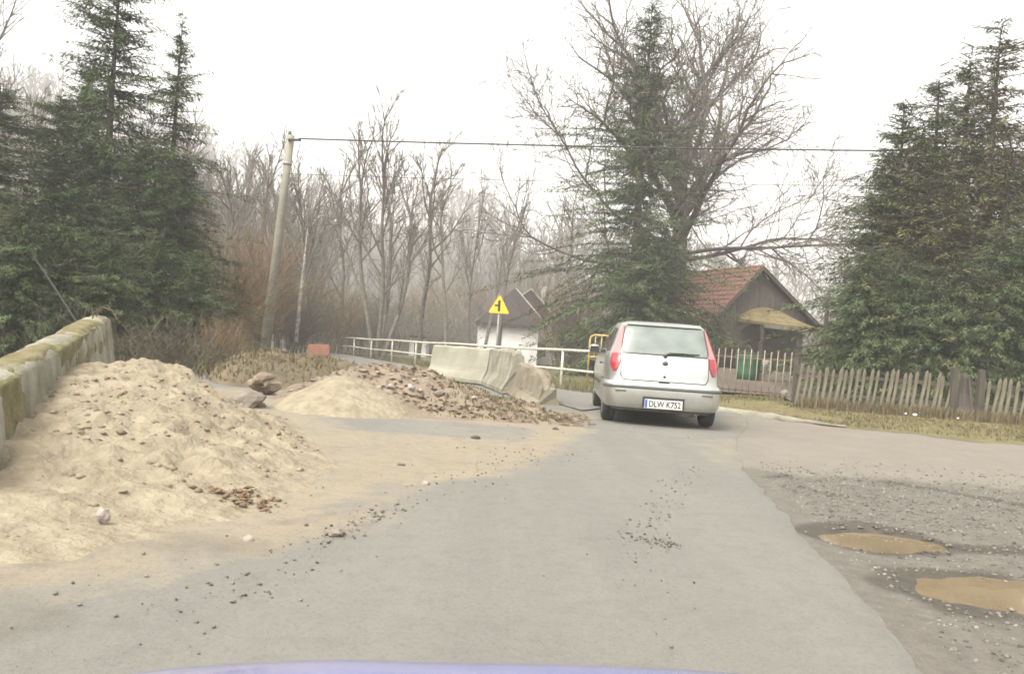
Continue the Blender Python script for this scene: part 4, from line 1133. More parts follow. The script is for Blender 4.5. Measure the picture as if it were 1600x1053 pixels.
    mb = MB(); mb.tube([(.46, .28, .20), (.47, .12, .19)], .022, 10); part('exhaust_pipe', mb, 'muffler', car, True)
    return car
cc = G(1027, 665)
build_car((cc.x, cc.y - .35, 0.012), math.radians(-2.5))

# ================================================================== OWN CAR'S BONNET (bottom edge of the picture)
own = thing('blue_car_front', 'blue car bonnet showing along the bottom edge of the picture', 'car', (0, 0, 0), (0, math.radians(-3.9), 0))
rows = []
for i in range(25):
    s = -1 + 2 * i / 24
    row = []
    for j in range(13):
        t = j / 12
        y = .62 + .74 * t * (1 - .10 * s * s)
        z = .770 - .02 * t - .088 * t ** 2.2 - .022 * abs(s) ** 2.5 + .008 * math.exp(-((s + .42) / .30) ** 4)
        row.append((s * .72, y, z))
    last = row[-1]
    row.append((last[0], last[1] + .05, last[2] - .03)); row.append((last[0], last[1] + .075, last[2] - .09))
    rows.append(row)
mb = MB(); mb.grid([list(r) for r in rows]); part('bonnet', mb, 'blue_paint', own, True)
for s in (-1, 1):
    rw_ = []
    for j in range(13):
        t = j / 12; y = .55 + .76 * t
        z = .712 - .02 * t - .10 * t ** 2.2
        rw_.append([(s * .724, y, z), (s * .78, y, z - .02), (s * .82, y, z - .10), (s * .83, y, z - .25), (s * .83, y, .28)])
    mb = MB(); mb.grid(rw_ if s < 0 else [list(reversed(r)) for r in rw_]); part('wing', mb, 'blue_paint', own, True)
    mb = MB(); mb.prism([(s * .46, .50), (s * .80, .52), (s * .79, .63), (s * .48, .64)], 1.30, 1.36); part('headlamp', mb, 'car_glass', own)
    Mw = Matrix.Translation((s * .74, .70, .29)) @ Matrix.Rotation(PI / 2, 4, 'Y')
    mb = MB(); mb.lathe([(.17, -.08), (.26, -.085), (.288, -.05), (.288, .05), (.26, .085), (.17, .08)], 28, Mw); part('wheel', mb, 'rubber', own, True)
rows = []
for i in range(21):
    s = -1 + 2 * i / 20; y = 1.46 - .14 * s * s
    rows.append([(s * .82, y - .12, .56), (s * .82, y, .53), (s * .82, y + .03, .42), (s * .82, y, .28), (s * .80, y - .1, .22)])
mb = MB(); mb.grid(rows); part('bumper', mb, 'blue_paint', own, True)
mb = MB(); mb.box(-.44, .44, 1.30, 1.33, .50, .64); part('grille', mb, 'black_plastic', own)
mb = MB(); mb.box(-.70, .70, .50, .60, .70, .79); part('scuttle', mb, 'black_plastic', own)

# ================================================================== TREES
def sprays(rng, P0, D, L_, Wd, droop):
    """needle sprays: bent kites. P0 (n,3), D (n,3) unit, L (n), W (n)"""
    n = len(P0)
    up = np.tile(np.array([0, 0, 1.0]), (n, 1)) + rng.normal(0, .5, (n, 3))
    S = np.cross(D, up); S /= np.linalg.norm(S, axis=1)[:, None] + 1e-9
    mid = P0 + D * (L_ * .45)[:, None]; mid[:, 2] -= droop * L_ * .1
    tip = P0 + D * L_[:, None]; tip[:, 2] -= droop * L_ * .5
    a = mid + S * (Wd * .5)[:, None]; b = mid - S * (Wd * .5)[:, None]
    v = np.stack([P0, a, tip, b], 1).reshape(-1, 3)
    i = np.arange(n)[:, None] * 4
    return v, i + np.array([[0, 1, 2, 3]])
def spruce_meshes(seed, Ht, Rad, base=.06, needle='needles', dens=1.0, thin_top=0.8, ragged=.3, sl=.34):
    rg = np.random.default_rng(seed)
    P0, D, L_, Wd, SH = [], [], [], [], []
    limb = MB()
    z = base * Ht; limbs = []
    while z < Ht * .985:
        rel = z / Ht
        lmax = Rad * (1 - rel) ** thin_top * (0.75 + .25 * min(1, rel / .12)) + .12
        nb = int(rg.integers(3, 9) * dens) + 1
        a0 = rg.uniform(0, 2 * PI)
        for k in range(nb):
            a = a0 + 2 * PI * k / nb + rg.normal(0, .5)
            ln = lmax * max(.15, rg.normal(.92, ragged * .45)) * (1 + .35 * math.sin(a * 2 + z * .9 + seed) * ragged)
            if rg.uniform() < .16: ln *= rg.uniform(.2, .6)
            if rg.uniform() < .10 * rel + .03: continue
            zz = z + rg.normal(0, .30)
            dirx, diry = math.cos(a), math.sin(a)
            up0 = .32 * (rel - .25) + rg.normal(0, .10); dr = .42 * (1 - rel) + .06 + rg.normal(0, .07)
            ns = max(3, int(ln / .105))
            s = (np.arange(ns) + rg.uniform(0, 1, ns)) / ns
            s = .08 + .92 * s
            r = s * ln
            bz_ = zz + up0 * r - dr * r * s + .10 * ln * s ** 3
            base_p = np.stack([dirx * r, diry * r, bz_], 1)
            for side in (-1, 1, 0, -.6, .6):
                sa = a + side * rg.uniform(.5, 1.2, ns) + rg.normal(0, .15, ns)
                dd = np.stack([np.cos(sa), np.sin(sa), -.35 * np.ones(ns) + rg.normal(0, .45, ns) + .45 * rel], 1)
                dd /= np.linalg.norm(dd, axis=1)[:, None]
                ll = sl * rg.uniform(.45, 1.35, ns) * (1.1 - .45 * s) * (.65 + .35 * (1 - rel))
                P0.append(base_p + rg.normal(0, .05, (ns, 3))); D.append(dd); L_.append(ll); Wd.append(ll * rg.uniform(.14, .28, ns))
                SH.append(np.clip(rg.normal(.42, .22, ns) + .25 * (s - .5), 0, 1))
            limbs.append([(0, 0, zz), (dirx * ln * .5, diry * ln * .5, zz + up0 * ln * .5 - dr * ln * .25 + .0125 * ln), (dirx * ln * .95, diry * ln * .95, zz + (up0 - dr + .09) * ln * .93)])
        z += rg.uniform(.16, .30) * (1.25 - .5 * rel) * Ht / 14
    P0 = np.concatenate(P0); D = np.concatenate(D); L_ = np.concatenate(L_); Wd = np.concatenate(Wd); SH = np.concatenate(SH)
    v, f = sprays(rg, P0, D, L_, Wd, .5)
    crown = np_mesh('crown', v, f, needle, SH)
    tr = MB(); tr.tube([(0, 0, -.4), (.03, 0, Ht * .3), (-.02, .02, Ht * .65), (0, 0, Ht * .99)], [Ht * .016, Ht * .012, Ht * .007, .012], 9)
    for lb in limbs: tr.tube(lb, [.022, .015, .006], 3, cap=False)
    trunk = tr.mesh('trunk', 'bark_dark', False)
    return trunk, crown
def plant(name, label, cat, meshes, loc, rz=0, scale=1.0, group=None, tilt=(0, 0), names=('trunk', 'crown')):
    t = thing(name, label, cat, loc, (tilt[0], tilt[1], rz), group)
    t.scale = (scale,) * 3 if not isinstance(scale, tuple) else scale
    for nme, me in zip(names, meshes):
        if me is not None: link(nme, me, t)
    return t

# ---- bare trees -------------------------------------------------------
class Bare:
    def __init__(s, seed, rmin, sides=4):
        s.r = random.Random(seed); s.rmin = rmin
        s.big, s.small = MB(), MB()
        s.sh = []
    def seg(s, mb, pts, rad, n):
        mb.tube(pts, rad, n, cap=False)
    def branch(s, p, d, ln, r, lvl, maxl, o):
        R_ = s.r
        n = max(2, int(ln / o['step'][min(lvl, len(o['step']) - 1)]))
        pts, rad = [p.copy()], [r]
        cur, dd = p.copy(), d.normalized()
        kids = []
        for i in range(n):
            t = (i + 1) / n
            w = o['wob'] * (1 + .35 * lvl)
            dd = (dd + Vector((R_.gauss(0, w), R_.gauss(0, w), R_.gauss(0, w * .8) + o['lift'] * (1 if lvl else .3) + (o['droop'] * t if lvl == 1 else 0)))).normalized()
            cur = cur + dd * (ln / n)
            pts.append(cur.copy()); rr = max(s.rmin, r * (1 - (1 - o['taper']) * t)); rad.append(rr)
            if lvl < maxl and t > o['start'][min(lvl, len(o['start']) - 1)]:
                m = o['kids'][min(lvl, len(o['kids']) - 1)]
                c_ = int(m) + (1 if R_.random() < m - int(m) else 0)
                for _ in range(c_): kids.append((cur.copy(), dd.copy(), rr, t))
        s.seg(s.big if lvl <= o['biglvl'] else s.small, pts, rad, 8 if lvl == 0 else (6 if lvl == 1 else (4 if lvl == 2 else 3)))
        for (q, dq, rr, t) in kids:
            ax = dq.orthogonal().normalized(); ax.rotate(Matrix.Rotation(R_.uniform(0, 2 * PI), 3, dq))
            an = R_.gauss(o['ang'], .18)
            nd = (dq * math.cos(an) + ax * math.sin(an)).normalized()
            s.branch(q, nd, ln * o['ratio'][min(lvl, len(o['ratio']) - 1)] * R_.uniform(.65, 1.2) * (1.12 - .45 * t), max(s.rmin, rr * R_.uniform(.5, .75)), lvl + 1, maxl, o)
        if lvl < maxl:  # leader forks on
            for _ in range(2):
                ax = dd.orthogonal().normalized(); ax.rotate(Matrix.Rotation(R_.uniform(0, 2 * PI), 3, dd)); an = R_.uniform(.2, .5)
                s.branch(cur, (dd * math.cos(an) + ax * math.sin(an)).normalized(), ln * o['ratio'][min(lvl, len(o['ratio']) - 1)] * R_.uniform(.6, 1.0), max(s.rmin, r * o['taper']), lvl + 1, maxl, o)
    def out(s, mt, mc):
        return s.big.mesh('trunk', mt, True), (s.small.mesh('crown', mc, True) if s.small.v else None)
def tall_bare(seed, Ht, rmin, maxl=3, mt='bark_grey', kids=(1.3, 1.4, 1.3), ang=.55, stems=1, spread=.12, r0=None, lift=.05, start=(.35, .2, .1)):
    b = Bare(seed, rmin)
    o = dict(step=(Ht * .07, Ht * .05, Ht * .035, Ht * .03), wob=.055, lift=lift, droop=0, taper=.45, start=start, kids=kids, ang=ang, ratio=(.36, .5, .55), biglvl=1)
    for k in range(stems):
        a = 2 * PI * k / max(1, stems) + seed
        d = Vector((math.cos(a) * spread, math.sin(a) * spread, 1)) if stems > 1 else Vector((b.r.uniform(-.03, .03), 0, 1))
        off = Vector((math.cos(a) * .18, math.sin(a) * .18, -.3)) if stems > 1 else Vector((0, 0, -.3))
        b.branch(off, d, Ht * b.r.uniform(.62, .74) if stems > 1 else Ht * .70, r0 or Ht * .012, 0, maxl, o)
    return b.out(mt, mt)
def shrub(seed, Ht, rad, n, m, rmin=.008, lean=.5, kids=2.0, lv=2):
    rg = np.random.default_rng(seed); b = Bare(seed, rmin)
    mb = MB(); R_ = random.Random(seed)
    def rec(p, d, ln, r, lvl):
        k = 3; pts = [p.copy()]; cur = p.copy(); dd = d.normalized(); ks = []
        for i in range(k):
            dd = (dd + Vector((R_.gauss(0, .14), R_.gauss(0, .14), R_.gauss(.02, .10)))).normalized(); cur = cur + dd * ln / k; pts.append(cur.copy())
            if lvl < lv:
                for _ in range(int(kids) + (R_.random() < kids % 1)): ks.append((cur.copy(), dd.copy()))
        f0 = len(mb.f); mb.tube(pts, [r, r * .8, r * .65, max(rmin * .6, r * .4)], 3, cap=False)
        sh = min(1, max(0, R_.gauss(.45, .25))); mb.a += [sh] * (len(mb.f) - f0)
        for q, dq in ks:
            nd = (dq + Vector((R_.gauss(0, .55), R_.gauss(0, .55), R_.gauss(.15, .35)))).normalized()
            rec(q, nd, ln * R_.uniform(.38, .62), max(rmin, r * .55), lvl + 1)
    for k in range(n):
        a = R_.uniform(0, 2 * PI); rr = rad * math.sqrt(R_.random()) * .45
        p = Vector((math.cos(a) * rr, math.sin(a) * rr, -.1)); l_ = R_.uniform(.1, lean)
        rec(p, Vector((math.cos(a) * l_, math.sin(a) * l_, 1)), Ht * R_.uniform(.55, .85), .012 + Ht * .004, 0)
    return mb.mesh('twigs', m)

# central spruce
sp_a = spruce_meshes(1, 15.8, 4.2, .05, 'needles', 1.7, .58, .75, .27)
q = Vector((X(985, 37, 500), 37.0, 0)); q.z = hzf(q.x, q.y) - .2
plant('spruce_tree', 'tall dark ragged spruce behind the silver car', 'spruce', sp_a, q, 1.2)
# lower dense evergreens either side of its foot
sp_low = spruce_meshes(2, 6.5, 2.9, .02, 'needles', 1.3, .6, .6, .27)
for (px, d, sc, lab) in ((1030, 36.0, .95, 'low dense evergreen at the right foot of the tall central spruce'), (1000, 34.5, .95, 'small evergreen in front of the central spruce trunk')):
    w = Vector((X(px, d, 500), d, 0)); w.z = hzf(w.x, w.y) - .2
    plant('evergreen_bush', lab, 'evergreen', sp_low, w, px * .1, sc)

# great bare tree behind it
b = Bare(12, .0145)
o = dict(step=(.9, .8, .55, .40, .34), wob=.09, lift=.022, droop=-.015, taper=.42, start=(.38, .22, .12, .08), kids=(1.5, 1.05, 1.45, 1.3), ang=.75, ratio=(.86, .50, .52, .55), biglvl=1)
b.big.tube([(0, 0, -.5), (.05, 0, 2.5), (-.05, .05, 5.5), (.1, 0, 8.0), (.15, 0, 10.2)], [.62, .48, .42, .36, .24], 10)
for k_ in range(17):
    az = k_ * 2.399 + .5; el = math.radians((4, 78, 30, 55, 12, 66, 40, 85, 20, 48, 70, 35, 8, 60, 25, 50, 74)[k_])
    h0 = 5.2 + 4.8 * (el / 1.5) * b.r.uniform(.75, 1.0)
    ln_ = 7.6 * b.r.uniform(.85, 1.1) * (1.0 if el > .5 else 1.08)
    b.branch(Vector((.08, 0, h0)), Vector((math.cos(az) * math.cos(el), math.sin(az) * math.cos(el), math.sin(el))), ln_, (.20 if el > .4 else .13) * b.r.uniform(.75, 1.1), 1, 4, o)
big = b.out('bark_dark', 'bark_grey')
w = Vector((X(1066, 46, 330), 46.0, 0)); w.z = hzf(w.x, w.y)
plant('bare_tree', 'huge spreading bare tree with fine twigs behind the central spruce', 'tree', big, w, 2.2)

# right-hand spruces behind the picket fence
sp_r = [spruce_meshes(31, 11.5, 3.2, .03, 'needles_olive', 1.0, .8, .65, .26), spruce_meshes(32, 10.0, 2.9, .03, 'needles', 1.0, .8, .65, .26), spruce_meshes(33, 9.2, 2.9, .02, 'needles', 1.1, .75, .6, .26)]
RS = [(1527, 26.0, 38, 0, 'tallest spruce of the group right of the barn'), (1484, 27.5, 88, 1, 'spruce left beside the tallest one behind the picket fence'), (1437, 26.5, 118, 1, 'spruce with slim pointed top in the middle of the right group'),
      (1385, 25.6, 158, 2, 'spruce at the left side of the right group with ragged outline'), (1362, 25.0, 245, 2, 'leftmost and lowest spruce of the right group beside the post'), (1592, 25.0, 190, 1, 'spruce cut by the right edge of the picture'), (1460, 23.6, 265, 0, 'olive spruce standing nearest the picket fence'), (1410, 24.4, 205, 0, 'olive spruce left of the one nearest the fence'), (1555, 24.2, 215, 0, 'olive spruce below the tallest one near the right edge')]
HT = (11.5, 10.0, 9.2)
for i, (px, d, pyt, k, lab) in enumerate(RS):
    tp = P(px, pyt, d); w = Vector((X(px, d, 560) , d, -.1)); sc = (tp.z + .1) / HT[k]
    plant('spruce_tree', lab, 'spruce', sp_r[k], w, i * 1.7, (max(.95, sc * (1.2 if i != 5 else 1.3)), max(.95, sc * 1.2), sc), group='spruces behind the picket fence')
# evergreen hedge along the fence foot
for i, (px, d, sc) in enumerate(((1332, 23.6, .50), (1350, 23.0, .62), (1400, 22.6, .6), (1450, 22.4, .55), (1500, 22.2, .6), (1545, 22.4, .7), (1590, 22.2, .75))):
    w = Vector((X(px, d, 600), d, -.15))
    plant('evergreen_bush', ('leftmost', 'second', 'third', 'fourth', 'fifth', 'sixth', 'rightmost')[i] + ' dark evergreen bush from the left directly behind the picket fence', 'evergreen', sp_low, w, i * 2.1, sc, group='bushes behind the picket fence')

# left-hand spruces
sp_l = [spruce_meshes(41, 12.5, 3.9, .03, 'needles_dark', 1.25, .65, .65, .28), spruce_meshes(42, 11.0, 3.0, .04, 'needles_dark', 1.0, .95, .65, .26)]
LS = [(150, 24.0, -70, 0, 1.0, 'tall dark spruce with its top cut by the upper picture edge'), (252, 25.0, 28, 1, .9, 'slim spruce with bare pointed top right of the tall dark one'), (70, 23.0, 150, 0, .95, 'broad dark spruce at the left edge behind the mossy barrier'),
      (205, 22.5, 215, 0, 1.0, 'lower dark spruce in front between the two tall left ones'), (-25, 21.0, 130, 0, 1.0, 'dark spruce cut by the left edge of the picture'),
      (275, 24.5, 250, 1, 1.25, 'lower dark spruce right of the slim pointed one'), (112, 25.5, 90, 0, .85, 'dark spruce filling the gap left of the tallest left spruce')]
HL = (12.5, 11.0)
for i, (px, d, pyt, k, ws, lab) in enumerate(LS):
    tp = P(px, pyt, d); xx = X(px, d, 520); zz = hzf(xx, d) - .15; sc = (tp.z - zz) / HL[k]
    plant('spruce_tree', lab, 'spruce', sp_l[k], (xx, d, zz), i * 1.3 + .4, (ws * max(.7, sc), ws * max(.7, sc), sc), group='spruces on the left slope')
for i, (px, d, sc) in enumerate(((20, 17.5, .50), (90, 18.0, .46), (165, 18.5, .44), (235, 19.5, .46), (300, 20.5, .42))):
    xx = X(px, d, 540); w = (xx, d, hzf(xx, d) - .2)
    plant('evergreen_bush', ('first', 'second', 'third', 'fourth', 'fifth')[i] + ' dark evergreen bush from the left edge behind the sand pile', 'evergreen', sp_low, w, i * 1.9, sc, group='bushes behind the sand pile')

# brown shrubs
sh_low = shrub(54, 2.2, 1.6, 15, 'twig_grey', .010, .8, 1.6, 2)
sh_b = [shrub(51, 4.2, 2.0, 34, 'twig_brown', .011), shrub(52, 3.6, 2.2, 34, 'twig_grey', .011), shrub(53, 3.0, 1.8, 30, 'twig_brown', .010)]
SB = [(384, 41, 300, 0), (335, 27, 345, 0), (310, 24, 395, 1), (285, 22.5, 420, 1), (358, 39, 285, 0), (396, 43, 400, 2), (335, 21.5, 470, 1), (262, 20.5, 440, 1), (330, 24, 480, 2), (215, 19.0, 465, 1), (180, 15.8, 495, 1), (232, 15.8, 480, 1), (282, 16.2, 490, 1), (330, 17.2, 500, 1), (345, 18.5, 470, 0), (362, 20, 505, 2), (350, 23, 480, 2),
      (120, 18.3, 440, 1), (30, 17.2, 440, 1), (480, 47, 420, 1), (520, 50, 400, 0), (560, 55, 430, 1), (450, 44, 400, 1), (700, 104, 400, 0), (660, 76, 430, 2), (735, 108, 410, 1), (610, 70, 430, 1), (850, 101, 390, 0), (895, 52, 400, 2), (805, 104, 400, 0), (900, 44, 440, 1),
      (1110, 38, 440, 1), (1300, 44, 470, 1), (1345, 30, 440, 1), (1575, 24, 360, 0)]
HB = (6.4, 5.5, 4.6)
wrd = {}
for i, (px, d, pyt, k) in enumerate(SB):
    xx = X(px, d, 530); zz = hzf(xx, d) - .1; sc = max(.25, (P(px, pyt, d).z - zz) / HB[k])
    if px < 240: g_, lab = 'grey twigs behind the barrier', 'grey tangle of bare shrub twigs behind the mossy barrier'
    elif px < 400:
        near_, br_ = d < 18.8, k != 1
        g_ = ('low ' if near_ else '') + ('brown' if br_ else 'grey') + ' shrubs left of the utility pole'
        lab = ('low ' + ('brown' if br_ else 'grey') + ' bare shrub directly behind the sand pile') if near_ else (('rust brown' if br_ else 'grey') + ' bare shrub growing on the slope left of the utility pole')
    elif px < 640: g_, lab = 'bare shrubs beyond the side road', 'bare shrub beyond the side road right of the utility pole'
    elif px < 780: g_, lab = 'bare shrubs left of the white house', 'bare reddish shrub beyond the railing near the warning sign'
    elif px < 900: g_, lab = 'bare shrubs left of the central spruce', 'bare reddish shrub at the left of the central spruce'
    else: g_, lab = 'bare shrubs round the barn', ('bare shrub left of the barn behind the car roof', 'bare shrub at the right corner of the barn', 'bare shrub between barn and right spruces', 'bare shrub at the right picture edge')[i - 31]
    t = thing('bare_shrub', lab, 'shrub', (xx, d, zz), (0, 0, i * 1.1), g_)
    t.scale = (sc * .9, sc * .9, sc)
    link('twigs', sh_low if (k == 1 and d < 20.6) else sh_b[k], t)
    if k == 1 and d < 20.6: t.scale = (sc * 1.9,) * 3

# middle-distance bare trees one can tell apart
tb = [tall_bare(61, 15, .017, 3, 'bark_grey', kids=(1.6, 1.5, 1.2)), tall_bare(62, 15, .017, 3, 'bark_grey', kids=(1.5, 1.4, 1.1), ang=.45, start=(.45, .2, .1)),
      tall_bare(63, 14, .017, 3, 'bark_grey', kids=(1.5, 1.4, 1.1), stems=4, spread=.28, r0=.15, ang=.5, start=(.3, .2, .1))]
MT = [(592, 46, 182, 2, 14, 'multi-stemmed bare tree beyond the railing with trunks fanning out', 1.0), (655, 50, 195, 0, 15, 'tall bare tree with forked crown right of the multi-stemmed one', 1.0), (738, 50, 275, 1, 15, 'straight slim bare tree left of the warning sign', .55),
      (778, 48, 250, 1, 15, 'straight slim bare tree rising behind the warning sign', .5), (700, 58, 240, 0, 15, 'hazy bare tree between the railing and the white house', .9), (535, 52, 215, 0, 15, 'bare tree right of the utility pole with upright twigs', .9),
      (490, 47, 225, 1, 15, 'slim bare tree close behind the utility pole', .9), (850, 96, 300, 0, 15, 'bare tree whose crown touches the great tree on its left', 1.0), (755, 66, 300, 1, 15, 'thin faint bare tree behind the slim pair', .9), (430, 52, 200, 0, 15, 'bare tree just left of the utility pole top', .9)]
for i, (px, d, pyt, k, Hh, lab, ws) in enumerate(MT):
    xx = X(px, d, 530); zz = hzf(xx, d) - .2; sc = (P(px, pyt, d).z - zz) / Hh
    plant('bare_tree', lab, 'tree', tb[k], (xx, d, zz), i * 1.37, (sc * ws, sc * ws, sc), group='bare trees beyond the railing')
# thin birch beside the pole
mb = MB(); a_, b_ = P(463, 524, 40), P(474, 425, 40)
mb.tube([(0, 0, -.3), (b_ - a_) * .5, b_ - a_, (b_ - a_) * 1.7], [.10, .085, .07, .03], 8)
t = thing('birch_tree', 'thin white stemmed birch just right of the utility pole', 'tree', a_); part('trunk', mb, 'birch', t, True)
link('crown', shrub(55, 3.2, .6, 5, 'twig_grey', .011, .3), t, (b_ - a_) * 1.1)
# far-left bare tree above the slope
for i, (px, pyt, d, lab) in enumerate(((18, -30, 52, 'bare tree on the slope at the upper left corner'), (-15, -10, 50, 'bare tree cut by the left edge at the upper left corner'))):
    xx = X(px, d, 300); zz = hzf(xx, d) - .3; sc = max(.6, (P(px, pyt, d).z - zz) / 15)
    plant('bare_tree', lab, 'tree', tb[i], (xx, d, zz), i, sc)

for i, (px, d, pyt, k, lab) in enumerate(((225, 27, 190, 0, 'bare tree standing between the tall dark spruce and the slim one'), (300, 28, 215, 1, 'bare tree right of the slim left spruce'), (345, 31, 235, 0, 'bare tree above the brown shrubs left of the utility pole'), (40, 26, 120, 1, 'bare tree among the dark spruces at the left edge'))):
    xx = X(px, d, 400); zz = hzf(xx, d) - .2; sc = (P(px, pyt, d).z - zz) / 15
    plant('bare_tree', lab, 'tree', tb[k], (xx, d, zz), i * 2.1, (sc * 1.1, sc * 1.1, sc))
# hillside trees, each its own
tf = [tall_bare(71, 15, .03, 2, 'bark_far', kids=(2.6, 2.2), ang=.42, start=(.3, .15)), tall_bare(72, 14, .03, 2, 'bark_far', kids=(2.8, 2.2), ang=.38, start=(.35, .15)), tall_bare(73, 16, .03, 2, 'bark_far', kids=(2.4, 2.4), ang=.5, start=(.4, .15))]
rnd = random.Random(77)
n = 0
for i in range(110):
    if i < 74:
        px = rnd.uniform(235, 490); d = rnd.uniform(56, 105)
    else:
        px = rnd.uniform(470, 880); d = rnd.uniform(95, 150)
    xx = X(px, d, 420); zz = hzf(xx, d) - .3
    t = plant('hillside_tree', 'bare hazy tree on the wooded slope behind the utility pole' if i < 74 else 'faint bare tree on the far slope beyond the houses', 'tree', tf[i % 3], (xx, d, zz), rnd.uniform(0, 6), rnd.uniform(.7, 1.0),
              group='trees on the left slope' if i < 74 else 'trees on the far slope')
# the far wood as one mass
def tri_arr(me):
    v = np.empty(len(me.vertices) * 3, np.float32); me.vertices.foreach_get('co', v); v = v.reshape(-1, 3)
    me.calc_loop_triangles(); f = np.empty(len(me.loop_triangles) * 3, np.int32); me.loop_triangles.foreach_get('vertices', f)
    return v, f.reshape(-1, 3)
ft = []
for s_ in (81, 82, 83):
    b = Bare(s_, .07)
    o = dict(step=(3, 1.8, 1.2), wob=.06, lift=.05, droop=0, taper=.4, start=(.25, .15), kids=(2.6, 2.0), ang=.5, ratio=(.4, .5), biglvl=3)
    b.branch(Vector((0, 0, -.5)), Vector((0, 0, 1)), 10, .18, 0, 2, o); ft.append(tri_arr(b.out('bark_far', 'bark_far')[0]))
rg = np.random.default_rng(5); VV, FF, off = [], [], 0
for i in range(620):
    y = rg.uniform(120, 320); x = rg.uniform(-.66, .62) * y
    if x > .25 * y and rg.uniform() < .5: continue
    v, f = ft[i % 3]; s_ = rg.uniform(.8, 1.25); a = rg.uniform(0, 6.3)
    Rm = np.array([[math.cos(a), -math.sin(a), 0], [math.sin(a), math.cos(a), 0], [0, 0, 1]])
    VV.append((v @ Rm.T) * s_ + np.array([x, y, hzf(x, y)])); FF.append(f + off); off += len(v)
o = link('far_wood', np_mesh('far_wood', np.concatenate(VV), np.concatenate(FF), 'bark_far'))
tag(o, 'bare winter wood covering the far hills as one mass', 'wood', kind='stuff')

us = [tri_arr(shrub(91 + k_, 4.0, 2.2, 12, 'bark_far', .022, .5, 1.6, 2)) for k_ in range(3)]
VV, FF, off = [], [], 0
for i in range(230):
    y = rg.uniform(62, 150); x = rg.uniform(-.50, .12) * y
    if -.045 * y < x < .075 * y and y < 108: continue
    v, f = us[i % 3]; s_ = rg.uniform(.6, 1.2); a = rg.uniform(0, 6.3)
    Rm = np.array([[math.cos(a), -math.sin(a), 0], [math.sin(a), math.cos(a), 0], [0, 0, 1]])
    VV.append((v @ Rm.T) * s_ + np.array([x, y, hzf(x, y)])); FF.append(f + off); off += len(v)
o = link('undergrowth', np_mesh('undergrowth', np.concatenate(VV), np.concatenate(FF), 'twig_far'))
tag(o, 'hazy brown undergrowth below the bare woods as one mass', 'undergrowth', kind='stuff')

# ================================================================== GRASS AND LITTER
def blades(name, pts, hgt, m, label, cat, seed, lean=.5, wid=.012):
    rg = np.random.default_rng(seed); n = len(pts); h_ = hgt * rg.uniform(.5, 1.3, n)
    a = rg.uniform(0, 2 * PI, n); l_ = rg.uniform(0, lean, n) * h_; b_ = rg.uniform(0, 2 * PI, n)
    s = np.stack([np.cos(a), np.sin(a), 0 * a], 1) * (wid * rg.uniform(.6, 1.4, n))[:, None]
    tip = pts + np.stack([np.cos(b_) * l_, np.sin(b_) * l_, h_], 1)
    mid = pts + np.stack([np.cos(b_) * l_ * .35, np.sin(b_) * l_ * .35, h_ * .6], 1)
    v = np.stack([pts - s, pts + s, mid + s * .7, mid - s * .7, tip], 1).reshape(-1, 3)
    i = np.arange(n)[:, None] * 5
    f = np.concatenate([i + np.array([[0, 1, 2]]), i + np.array([[0, 2, 3]]), i + np.array([[3, 2, 4]])], 0)
    sh = np.clip(rg.normal(.5, .28, n), 0, 1)
    o = link(name, np_mesh(name, v, f, m, np.concatenate([sh] * 3)))
    return tag(o, label, cat, kind='stuff')
rg = np.random.default_rng(15)
k = 26000
px = rg.uniform(3.8, 14, k); py = rg.uniform(13.5, 25, k); kl = np.interp(px, kx, ky)
ok = (py > kl + .1 + .25 * rg.uniform(0, 1, k)) & (rg.uniform(0, 1, k) < 2.2 * (fbm(px * .9, py * .9, 41) - .25)) & ~((px < 6.3) & (py < 21.5) & (py > kl + 1.2))
px, py = px[ok], py[ok]
blades('verge_grass', np.stack([px, py, hz(px, py) - .02], 1), .055, 'green_grass', 'short yellow green grass on the verge below the picket fence', 'grass', 1, .9, .012)
k = 2600
t = rg.uniform(0, 1, k); pf = np.array(F0)[None] * (1 - t)[:, None] + np.array(F3)[None] * t[:, None]; pf[:, 1] -= .08 + rg.uniform(0, .25, k); pf[:, 2] = -.02
blades('fence_weeds', pf, .26, 'dry_grass', 'tall dry weeds along the foot of the picket fence', 'grass', 2, .5, .010)
k = 9000
px = rg.uniform(-6.2, -2.2, k); py = rg.uniform(14.2, 19.2, k); hh = bank_h(px, py) ; ok = (hh > .05) & (rg.uniform(0, 1, k) < 1.8 * (fbm(px * 1.1, py * 1.1, 44) - .30))
blades('bank_grass', np.stack([px, py, hh - .01], 1)[ok], .09, 'dry_grass', 'yellow dry grass growing on the low earth bank', 'grass', 3, .8, .012)
k = 12000
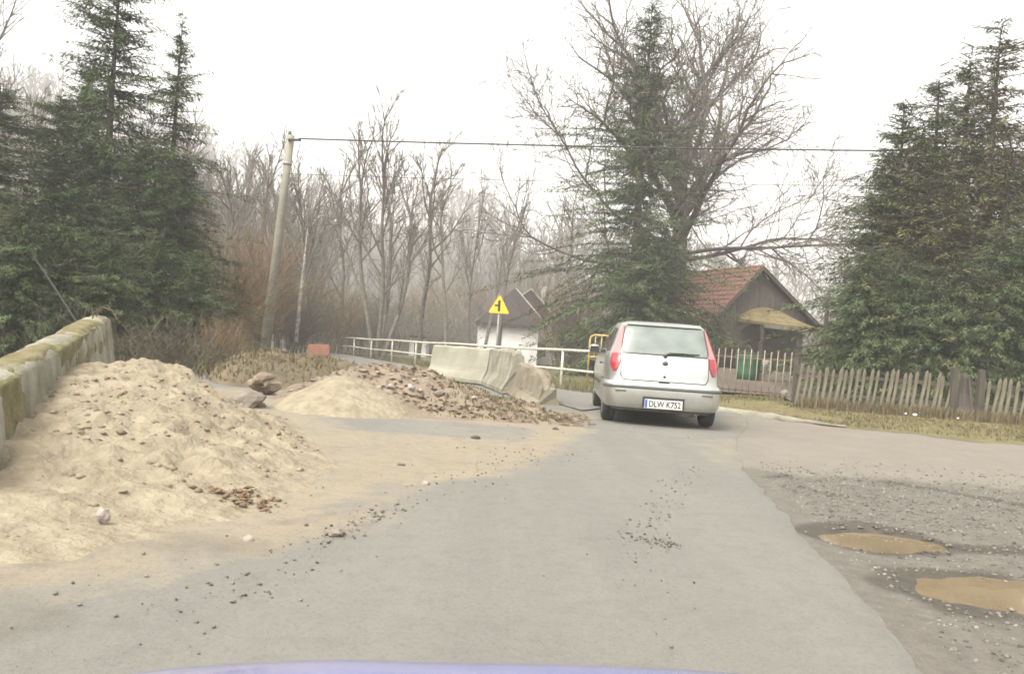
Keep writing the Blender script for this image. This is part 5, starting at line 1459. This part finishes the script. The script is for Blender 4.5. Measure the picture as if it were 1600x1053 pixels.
px = rg.uniform(-2.6, 1.5, k); py = rg.uniform(11.4, 14.8, k); hh = mound_h(px, py); ok = (hh > .02) & (px > -.7 + rg.normal(0, .35, k)) & (rg.uniform(0, 1, k) < .1 + .9 * fbm(px * 1.6, py * 1.6, 46))
blades('mound_grass', np.stack([px, py, hh - .01], 1)[ok], .055, 'green_grass', 'sparse grass and weeds on the right half of the rubble mound', 'grass', 4, .9, .011)
k = 9000
t = rg.uniform(0, 1, k); px = R0.x + (R1.x - R0.x) * t + rg.uniform(-.5, 3.0, k); py = R0.y + (R1.y - R0.y) * t + rg.uniform(-.2, 2.6, k)
blades('railing_grass', np.stack([px, py, hz(px, py) - .02], 1), .12, 'green_grass', 'grass strip growing along the foot of the tube railing', 'grass', 5, .8, .014)
k = 5000
px = rg.uniform(-13.5, -5.2, k); py = rg.uniform(11.5, 24, k)
blades('slope_grass', np.stack([px, py, hz(px, py) - .02], 1), .22, 'weeds_brown', 'dry tangled grass at the foot of the left slope', 'grass', 6, .8, .014)
# fallen leaves on the verge and mound
k = 2600
px = np.concatenate([rg.uniform(4.2, 11, 1500), rg.uniform(-3, 1.2, 1100)]); py = np.concatenate([rg.uniform(14.5, 20, 1500), rg.uniform(11.6, 13.6, 1100)])
zz = np.concatenate([np.full(1500, .03), np.maximum(mound_h(px[1500:], py[1500:]), 0) + .02])
kl = np.interp(px, kx, ky); ok = (px < 2) | (py > kl)
stones('fallen_leaves', np.stack([px, py, zz], 1)[ok], rg.uniform(.018, .045, k)[ok], 'leaf_litter', seed=17, squash=.12, label='fallen brown leaves on the verge and the rubble mound')

# ================================================================== HAZE
mb = MB(); mb.box(-300, 300, -30, 420, -4, 62)
me = bpy.data.meshes.new('haze'); me.from_pydata(mb.v, [], mb.f)
hm = bpy.data.materials.new('haze'); hm.use_nodes = True
hn, hl = hm.node_tree.nodes, hm.node_tree.links
hn.clear(); out = hn.new('ShaderNodeOutputMaterial'); pv = hn.new('ShaderNodeVolumePrincipled')
pv.inputs['Color'].default_value = (.97, .97, .96, 1); pv.inputs['Density'].default_value = 0.0019; pv.inputs['Anisotropy'].default_value = 0.0
hl.new(pv.outputs[0], out.inputs['Volume'])
me.materials.append(hm)
tag(link('haze', me), kind='stuff')
